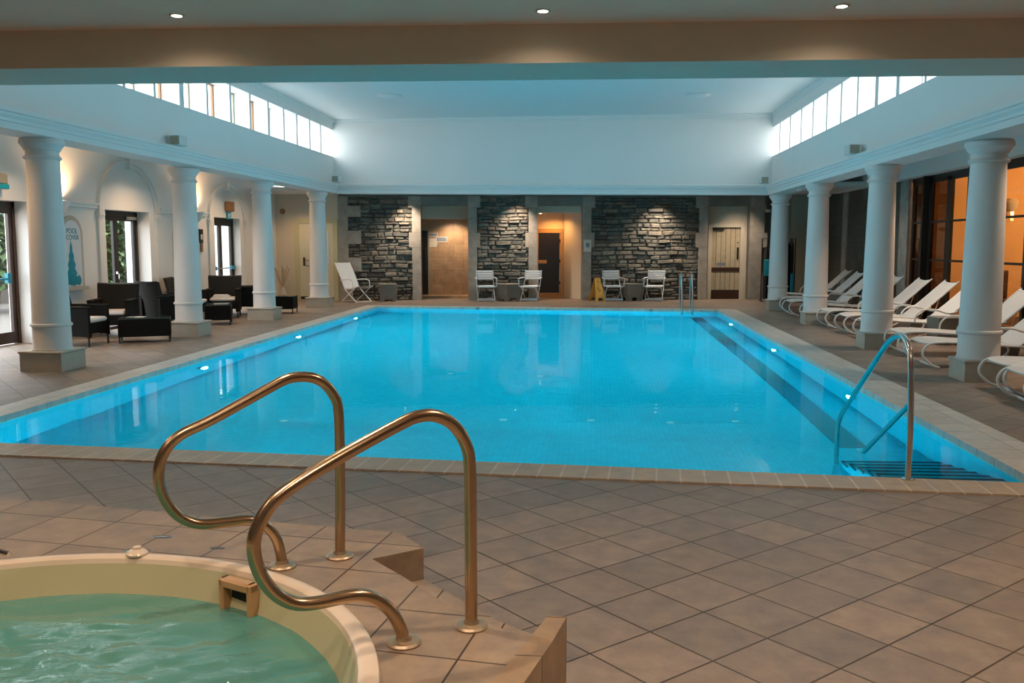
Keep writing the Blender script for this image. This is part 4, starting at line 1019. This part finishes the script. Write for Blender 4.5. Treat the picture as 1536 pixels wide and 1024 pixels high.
# ------------------------------------------------------------------ sun loungers (local +x from foot to head)
def make_lounger():
    t = thing('sun_lounger', 'x', 'sun lounger', (0, 0, 0), 0, 'white sun loungers along the right wall')
    hw = .31
    seat = [(0.05, .325), (.20, .345), (.55, .335), (.95, .315), (1.20, .30)]
    for s_ in (-1, 1):
        mb = MB(); y = s_*hw
        mb.tube(spline([(.20, y, .02), (.10, y, .06), (.0, y, .16), (.0, y, .25), (.08, y, .325), (.28, y, .345), (.60, y, .33), (1.25, y, .295)], 5), .016, 8)
        mb.build('side_rail', 'white_frame', t)
        mb = MB(); mb.tube(spline([(1.05, y, .02), (1.22, y, .06), (1.34, y, .14), (1.34, y, .22), (1.24, y, .295)], 5), .016, 8); mb.build('leg', 'white_frame', t)
        mb = MB(); mb.tube(spline([(.78, y*1.03, .32), (.80, y*1.06, .43), (.90, y*1.07, .52), (1.08, y*1.07, .53), (1.30, y*1.06, .47), (1.46, y*1.02, .50)], 5), .014, 8); mb.build('armrest', 'white_frame', t)
    mb = MB(); mb.tube([(.20, -hw, .02), (.20, hw, .02)], .016, 8); mb.build('foot_bar', 'white_frame', t)
    mb = MB(); mb.tube([(1.06, -hw, .02), (1.06, hw, .02)], .016, 8); mb.build('cross_bar', 'white_frame', t)
    def sheet(pts, w0, th, name):
        mb = MB(); k_ = len(pts); vs_ = []
        for i, p_ in enumerate(pts):
            sag = .012
            for (yy, dz) in ((-w0, 0), (-w0*.5, -sag), (0, -sag*1.3), (w0*.5, -sag), (w0, 0)): vs_.append((p_[0], yy, p_[1]+dz))
        for i, p_ in enumerate(pts):
            for (yy, dz) in ((-w0, 0), (-w0*.5, -.012), (0, -.0156), (w0*.5, -.012), (w0, 0)): vs_.append((p_[0], yy, p_[1]+dz-th))
        fs = []
        N = k_*5
        for i in range(k_-1):
            for j in range(4):
                a = i*5+j; fs.append((a, a+5, a+6, a+1)); fs.append((N+a, N+a+1, N+a+6, N+a+5))
            fs.append((i*5, N+i*5, N+i*5+5, i*5+5)); fs.append((i*5+4, i*5+9, N+i*5+9, N+i*5+4))
        for j in range(4): fs.append((j, j+1, N+j+1, N+j)); fs.append(((k_-1)*5+j, N+(k_-1)*5+j, N+(k_-1)*5+j+1, (k_-1)*5+j+1))
        mb.add(vs_, fs, False); return mb.build(name, 'white_sling', t)
    sheet([(.06, .335), (.20, .355), (.40, .352), (.70, .338), (1.0, .325), (1.20, .315)], hw-.005, .014, 'seat_sling')
    bk = spline([(1.19, 0, .32), (1.34, 0, .44), (1.55, 0, .62), (1.75, 0, .80), (1.90, 0, .93)], 3)
    sheet([(p_.x, p_.z) for p_ in bk], hw-.01, .014, 'backrest')
    for s_ in (-1, 1):
        mb = MB(); mb.tube(spline([(1.19, s_*hw, .305), (1.34, s_*hw, .43), (1.55, s_*hw, .61), (1.75, s_*hw, .795), (1.92, s_*hw, .95)], 4), .015, 8); mb.build('back_frame', 'white_frame', t)
        mb = MB(); mb.tube([(1.62, s_*(hw-.04), .67), (1.50, s_*(hw-.04), .27), (1.25, s_*(hw-.03), .26)], .009, 6); mb.build('back_strut', 'white_frame', t)
    mb = MB(); mb.tube([(1.89, -hw, .925), (1.89, 0, .895), (1.89, hw, .925)], .013, 8); mb.build('head_bar', 'white_frame', t)
    return t
LG = [(9.42, 'nearest sun lounger, cut by the right edge of the photo'), (10.18, 'sun lounger second nearest the camera, just in front of the first right column'), (12.32, 'sun lounger directly behind the first right column'),
      (13.72, 'sun lounger just nearer than the second right column, behind the pool handrail'), (15.72, 'nearest of the three loungers between the first and second right columns'), (16.80, 'middle of the three loungers between the first and second right columns'),
      (17.95, 'furthest of the three loungers between the first and second right columns'), (19.62, 'sun lounger mostly hidden by the second right column'), (20.9, 'sun lounger third from the far end, seen beside the third right column'),
      (22.18, 'sun lounger second from the far end of the row'), (23.9, 'furthest sun lounger, behind the last two right columns')]
proto = make_lounger()
for i, (y, lab) in enumerate(LG):
    o = proto if i == 0 else copy_tree(proto)
    o['label'] = 'white '+lab
    o.location = ((4.20, 4.33, 4.24, 4.40, 4.50, 4.46, 4.42, 4.46, 4.36, 4.42, 4.6)[i], y, 0)
    o.rotation_euler = (0, 0, (-.02, .0, .03, .0, .02, .0, .02, 0, .03, .0, -.02)[i])
# small side tables between the loungers
def make_cube_table(size, h, mat, lab, loc, rz, group):
    t = thing('side_table', lab, 'side table', loc, rz, group)
    s_ = size/2; tp = s_*.93
    mb = MB()
    # tapered walls with an arched notch at the foot of each side
    for k_ in range(4):
        M = Matrix.Rotation(k_*PI/2, 4, 'Z'); m2 = MB(M); nt = s_*.42; nh = h*.22; th = .025
        out_ = [(-tp*.93, 0), (-nt, 0), (-nt, nh*.7), (-nt*.7, nh), (nt*.7, nh), (nt, nh*.7), (nt, 0), (tp*.93, 0), (s_, h*.55), (s_*.97, h), (-s_*.97, h), (-s_, h*.55)]
        def off(z): return -(tp*.93+(s_-tp*.93)*min(1, z/(h*.55)) if z < h*.55 else s_-.03*s_*(z-h*.55)/(h*.45))
        vs_ = [(x, off(z), z) for x, z in out_]+[(x*.95, off(z)+th, z) for x, z in out_]
        n_ = len(out_)
        def quads():
            f_ = []
            # left foot, right foot, upper panel
            f_ += [(0, 1, 2, 11), (2, 3, 10, 11), (3, 4, 9, 10), (4, 5, 8, 9), (5, 6, 7, 8)]
            return f_
        fs = quads()+[tuple(reversed([a+n_ for a in f_])) for f_ in quads()]+[(i, n_+i, n_+(i+1) % n_, (i+1) % n_) for i in range(n_)]
        m2.add(vs_, fs); mb.v += m2.v if False else []
        o_n = len(mb.v); mb.v += m2.v; mb.f += [tuple(a+o_n for a in f_) for f_ in m2.f]; mb.sm += m2.sm
    mb.build('body', mat, t)
    mb = MB(); mb.bbox(-s_*.98, s_*.98, -s_*.98, s_*.98, h-.01, h+.02, .01); mb.build('table_top', mat, t)
    return t
for x, y, lab in ((5.66, 15.10, 'grey wicker cube table beside the three middle loungers'), (5.55, 21.5, 'grey wicker cube table between the far sun loungers'), (5.6, 13.05, 'grey wicker cube table between loungers behind the first right column'), (5.7, 23.1, 'grey wicker cube table nearest the back wall on the right')):
    make_cube_table(.42, .42, 'grey_wicker', lab, (x, y, 0), .1, 'wicker tables beside the loungers')

# ------------------------------------------------------------------ white slatted folding armchairs (face local -y)
def make_folding():
    t = thing('folding_chair', 'x', 'chair', (0, 0, 0), 0, 'white slatted armchairs along the slate wall')
    for i in range(4):
        z0 = .60+i*.066; yy = .235+.022*i
        mb = MB(Matrix.Translation((0, yy, z0))); mb.bbox(-.215, .215, -.012, .012, 0, .056, .005); mb.build('back_slat', 'white_resin', t)
    mb = MB()
    for i in range(5): mb.bbox(-.225, .225, -.22+i*.088, -.22+i*.088+.078, .40+.006*abs(2-i), .425+.006*abs(2-i), .005)
    mb.bbox(-.235, .235, -.235, -.20, .385, .425, .006)
    mb.build('seat', 'white_resin', t)
    for s_ in (-1, 1):
        mb = MB(); mb.tube([(s_*.235, .32, .86), (s_*.235, .22, .60), (s_*.235, .10, .36), (s_*.235, -.22, 0)], .014, 8, flat=(.011, .02)); mb.build('back_leg', 'white_resin', t)
        mb = MB(); mb.tube([(s_*.205, -.20, .40), (s_*.205, .0, .22), (s_*.205, .25, 0)], .014, 8, flat=(.011, .02)); mb.build('leg', 'white_resin', t)
        mb = MB(); mb.tube([(s_*.275, -.20, .42), (s_*.28, -.22, .62)], .014, 8, flat=(.016, .012)); mb.tube([(s_*.285, -.27, .635), (s_*.28, 0, .65), (s_*.25, .24, .655)], .016, 8, flat=(.026, .010)); mb.tube([(s_*.235, -.2, .41), (s_*.285, -.2, .42)], .01, 6); mb.build('armrest', 'white_resin', t)
    mb = MB(); mb.box(-.235, .235, -.205, -.175, .03, .075); mb.box(-.205, .205, .20, .22, .04, .075); mb.build('stretcher', 'white_resin', t)
    return t
fc = make_folding()
FC = [(-2.98, 25.42, .22, 'white slatted folding armchair right of the first opening, left of its table'), (-1.73, 25.55, -.22, 'white slatted folding armchair in front of the sauna opening'),
      (.58, 25.82, .20, 'white slatted folding armchair beside the yellow floor sign'), (1.76, 25.92, -.22, 'white slatted folding armchair nearest the pool ladder')]
for i, (x, y, r_, lab) in enumerate(FC):
    o = fc if i == 0 else copy_tree(fc)
    o.location = (x, y, 0); o.rotation_euler = (0, 0, r_); o['label'] = lab
make_cube_table(.52, .47, 'grey_wicker', 'grey wicker cube table between the two armchairs near the first opening', (-2.36, 25.50, 0), PI/4, 'wicker tables by the slate wall')
make_cube_table(.50, .47, 'grey_wicker', 'grey wicker cube table between the two armchairs near the ladder', (1.12, 25.95, 0), .45, 'wicker tables by the slate wall')
make_cube_table(.50, .47, 'grey_wicker', 'grey wicker cube table behind the tall white lounge chair', (-5.72, 25.18, 0), .25, 'wicker tables by the slate wall')
# tall reclining chair (far left of the slate wall), faces right and toward the camera
t = thing('reclining_chair', 'tall white mesh reclining chair in front of the left slate panel', 'chair', (-6.50, 24.75, 0), -.62-PI/2+PI/2)
def mesh_sheet(pts, w0, name, mat):
    mb = MB(); vs_ = []; fs = []
    for (y, z) in pts: vs_ += [(-w0, y, z), (w0, y, z), (w0, y+.012, z-.012), (-w0, y+.012, z-.012)]
    for i in range(len(pts)-1):
        for j in range(4): fs.append((i*4+j, i*4+(j+1) % 4, i*4+4+(j+1) % 4, i*4+4+j))
    fs += [(3, 2, 1, 0), tuple(range(len(pts)*4-4, len(pts)*4))]
    mb.add(vs_, fs, False); return mb.build(name, mat, t)
t.rotation_euler = (0, 0, .95)
mesh_sheet([(.62, 1.08), (.50, .90), (.36, .66), (.26, .48), (.20, .40)], .25, 'backrest', 'white_resin')
mesh_sheet([(.20, .40), (.05, .385), (-.15, .40), (-.34, .44)], .25, 'seat', 'white_resin')
for s_ in (-1, 1):
    mb = MB(); mb.tube(spline([(s_*.26, .63, 1.09), (s_*.26, .36, .66), (s_*.26, .20, .39), (s_*.26, -.1, .385), (s_*.26, -.36, .45)], 4), .014, 8); mb.build('side_frame', 'white_frame', t)
    mb = MB(); mb.tube([(s_*.27, .22, .38), (s_*.27, -.30, 0)], .015, 8); mb.tube([(s_*.27, -.24, .40), (s_*.27, .36, 0)], .015, 8); mb.build('leg', 'white_frame', t)
    mb = MB(); mb.tube(spline([(s_*.30, -.18, .40), (s_*.30, -.18, .56), (s_*.30, -.08, .62), (s_*.30, .15, .62), (s_*.29, .36, .60)], 4), .013, 8); mb.build('armrest', 'white_frame', t)
mb = MB(); mb.tube([(-.27, -.30, .015), (.27, -.30, .015)], .013, 8); mb.tube([(-.27, .36, .015), (.27, .36, .015)], .013, 8); mb.build('stretcher', 'white_frame', t)
# wet floor sign
t = thing('floor_sign', 'yellow folding wet floor sign beside the sauna opening', 'sign', (.14, 25.75, 0), .45)
def panel(mb, s_):
    # trapezoid leaning panel with cut-out foot
    P = [(-.16, 0), (-.08, 0), (-.06, .09), (.06, .09), (.08, 0), (.16, 0), (.085, .62), (-.085, .62)]
    def yy(z): return s_*(.22*(1-z/.62)+.01)
    n_ = len(P)
    vs_ = [(x, yy(z), z) for x, z in P]+[(x, yy(z)+s_*.015, z) for x, z in P]
    q = [(0, 1, 2, 7), (2, 3, 6, 7), (3, 4, 5, 6)]
    mb.add(vs_, q+[tuple(reversed([a+n_ for a in f_])) for f_ in q]+[(i, n_+i, n_+(i+1) % n_, (i+1) % n_) for i in range(n_)])
for s_ in (-1, 1):
    mb = MB(); panel(mb, s_); mb.build('panel', 'yellow_plastic', t)
mb = MB(); mb.bbox(-.09, .09, -.03, .03, .61, .65, .01); mb.build('hinge', 'yellow_plastic', t)
mb = MB()
for x, z, w_, h_ in ((-.02, .54, .03, .035), (-.035, .33, .03, .03), (.0, .29, .04, .03), (-.03, .25, .03, .025)):
    y0 = -(.22*(1-z/.62)+.03); mb.add([(x, y0-.002, z), (x+w_, y0-.002, z), (x+w_*.8, y0+.008, z+h_), (x+.004, y0+.008, z+h_)], [(0, 1, 2, 3)])
mb.build('symbol', 'black_ink', t)

# ------------------------------------------------------------------ rattan lounge furniture on the left (faces local -y)
def make_rattan():
    t = thing('rattan_armchair', 'x', 'armchair', (0, 0, 0), 0, 'black rattan armchairs in the left aisle')
    mb = MB(); k_ = 9; vs_ = []; fs = []
    # slightly curved, flared back
    for i in range(k_):
        u = -1+2*i/(k_-1)
        for (z, y, hw) in ((.18, .30, .33), (.50, .33, .345), (.86, .42, .36), (.90, .43, .355), (.88, .375, .34), (.50, .265, .32), (.18, .24, .31)):
            vs_.append((u*hw, y-.05*u*u, z-.02*u*u+(.0 if z < .8 else .03*u*u)))
    for i in range(k_-1):
        for j in range(7): fs.append((i*7+j, i*7+(j+1) % 7, i*7+7+(j+1) % 7, i*7+7+j))
    fs += [tuple(reversed(range(7))), tuple(range((k_-1)*7, k_*7))]
    mb.add(vs_, fs, True); mb.build('backrest', 'back_wicker', t)
    for s_ in (-1, 1):
        mb = MB()
        P = [(-.34, .14), (-.30, .16), (.0, .18), (.26, .16), (.32, .14), (.33, .58), (.0, .60), (-.34, .62)]
        x0, x1 = sorted((s_*.27, s_*.345)); n_ = len(P)
        mb.add([(x0, y, z) for y, z in P]+[(x1, y, z) for y, z in P], [tuple(range(n_)), tuple(reversed(range(n_, 2*n_)))]+[(i, (i+1) % n_, n_+(i+1) % n_, n_+i) for i in range(n_)])
        mb.bbox(x0-.01, x1+.01, -.36, .34, .60, .635, .012)
        mb.build('armrest', 'black_wicker', t)
        for yy in (-.32, .30):
            mb = MB(); mb.tube([(s_*.31, yy, .16), (s_*.31, yy, 0)], .017, 8); mb.build('leg', 'dark_frame', t)
    mb = MB(); mb.bbox(-.275, .275, -.34, .26, .20, .37, .01); mb.build('seat', 'black_wicker', t)
    mb = MB(); mb.bbox(-.265, .265, -.35, .25, .372, .445, .025); mb.build('seat_cushion', 'cushion', t)
    return t
ra = make_rattan()
RA = [(-8.14, 13.74, PI/2+.05, 'black rattan armchair partly hidden behind the first left column'), (-8.42, 15.35, .25, 'black rattan armchair with a pale cushion facing the camera in front of the garden door'),
      (-8.15, 16.75, PI-.55, 'grey sheened rattan armchair turned away, left of the second column'), (-8.05, 19.30, .30, 'rattan armchair with a towel on its cushion just right of the second left column'),
      (-7.55, 19.45, PI+.0, 'x'), ]
RA[4] = (-8.0, 20.42, -PI/2+.35, 'rattan armchair nearest the third left column, turned sideways')
RA.append((-8.45, 18.35, PI/2+.2, 'rattan armchair mostly hidden behind the second left column'))
for i, (x, y, r_, lab) in enumerate(RA):
    o = ra if i == 0 else copy_tree(ra)
    o.location = (x, y, 0); o.rotation_euler = (0, 0, r_); o['label'] = lab
t = thing('folded_towel', 'white folded towel on the armchair right of the second left column', 'towel', (-8.05, 19.24, .448), .3)
mb = MB(); mb.bbox(-.20, .16, -.16, .14, 0, .03, .01); mb.build('lower_fold', 'white_frame', t)
mb = MB(); mb.bbox(-.18, .12, -.15, .13, .03, .055, .01); mb.build('upper_fold', 'white_frame', t)
def make_coffee(L, W_, lab, loc, rz):
    t = thing('coffee_table', lab, 'table', loc, rz, 'glass topped rattan tables in the left aisle')
    H = .40
    mb = MB(); mb.bbox(-L/2, L/2, -W_/2, W_/2, .10, H-.012, .012); mb.build('apron', 'black_wicker', t)
    mb = MB(); mb.bbox(-L/2+.005, L/2-.005, -W_/2+.005, W_/2-.005, H-.012, H, .004); mb.build('glass_top', 'table_top', t)
    for sx in (-1, 1):
        for sy in (-1, 1):
            mb = MB(); mb.tube([(sx*(L/2-.02), sy*(W_/2-.02), 0), (sx*(L/2-.02), sy*(W_/2-.02), .12)], .014, 8); mb.build('leg', 'dark_frame', t)
    return t
simple('table_top', (.05, .07, .07), .06, var=.1)
make_coffee(.80, .52, 'glass topped rattan coffee table between the first two left columns', (-7.36, 14.38, 0), .42)
make_coffee(.75, .50, 'glass topped rattan coffee table directly right of the second left column', (-7.50, 17.70, 0), .35+PI/2)
make_coffee(.50, .50, 'small rattan table just right of the third left column', (-7.16, 20.68, 0), .1)
for x, y, r_, lab in ((-7.50, 14.36, .2, 'open leaflet lying on the nearest coffee table'),):
    t = thing('leaflet', lab, 'leaflet', (x, y, .401), r_)
    mb = MB(); mb.add([(-.14, -.1, .002), (0, -.1, .006), (0, .1, .006), (-.14, .1, .002), (-.14, -.1, 0), (0, -.1, 0), (0, .1, 0), (-.14, .1, 0)], [(0, 1, 2, 3), (7, 6, 5, 4), (0, 4, 5, 1), (2, 6, 7, 3), (3, 7, 4, 0), (1, 5, 6, 2)]); mb.build('left_page', 'sign_grey', t)
    mb = MB(); mb.add([(0, -.1, .006), (.14, -.1, .002), (.14, .1, .002), (0, .1, .006), (0, -.1, 0), (.14, -.1, 0), (.14, .1, 0), (0, .1, 0)], [(0, 1, 2, 3), (7, 6, 5, 4), (0, 4, 5, 1), (2, 6, 7, 3), (3, 7, 4, 0), (1, 5, 6, 2)]); mb.build('right_page', 'paper', t)
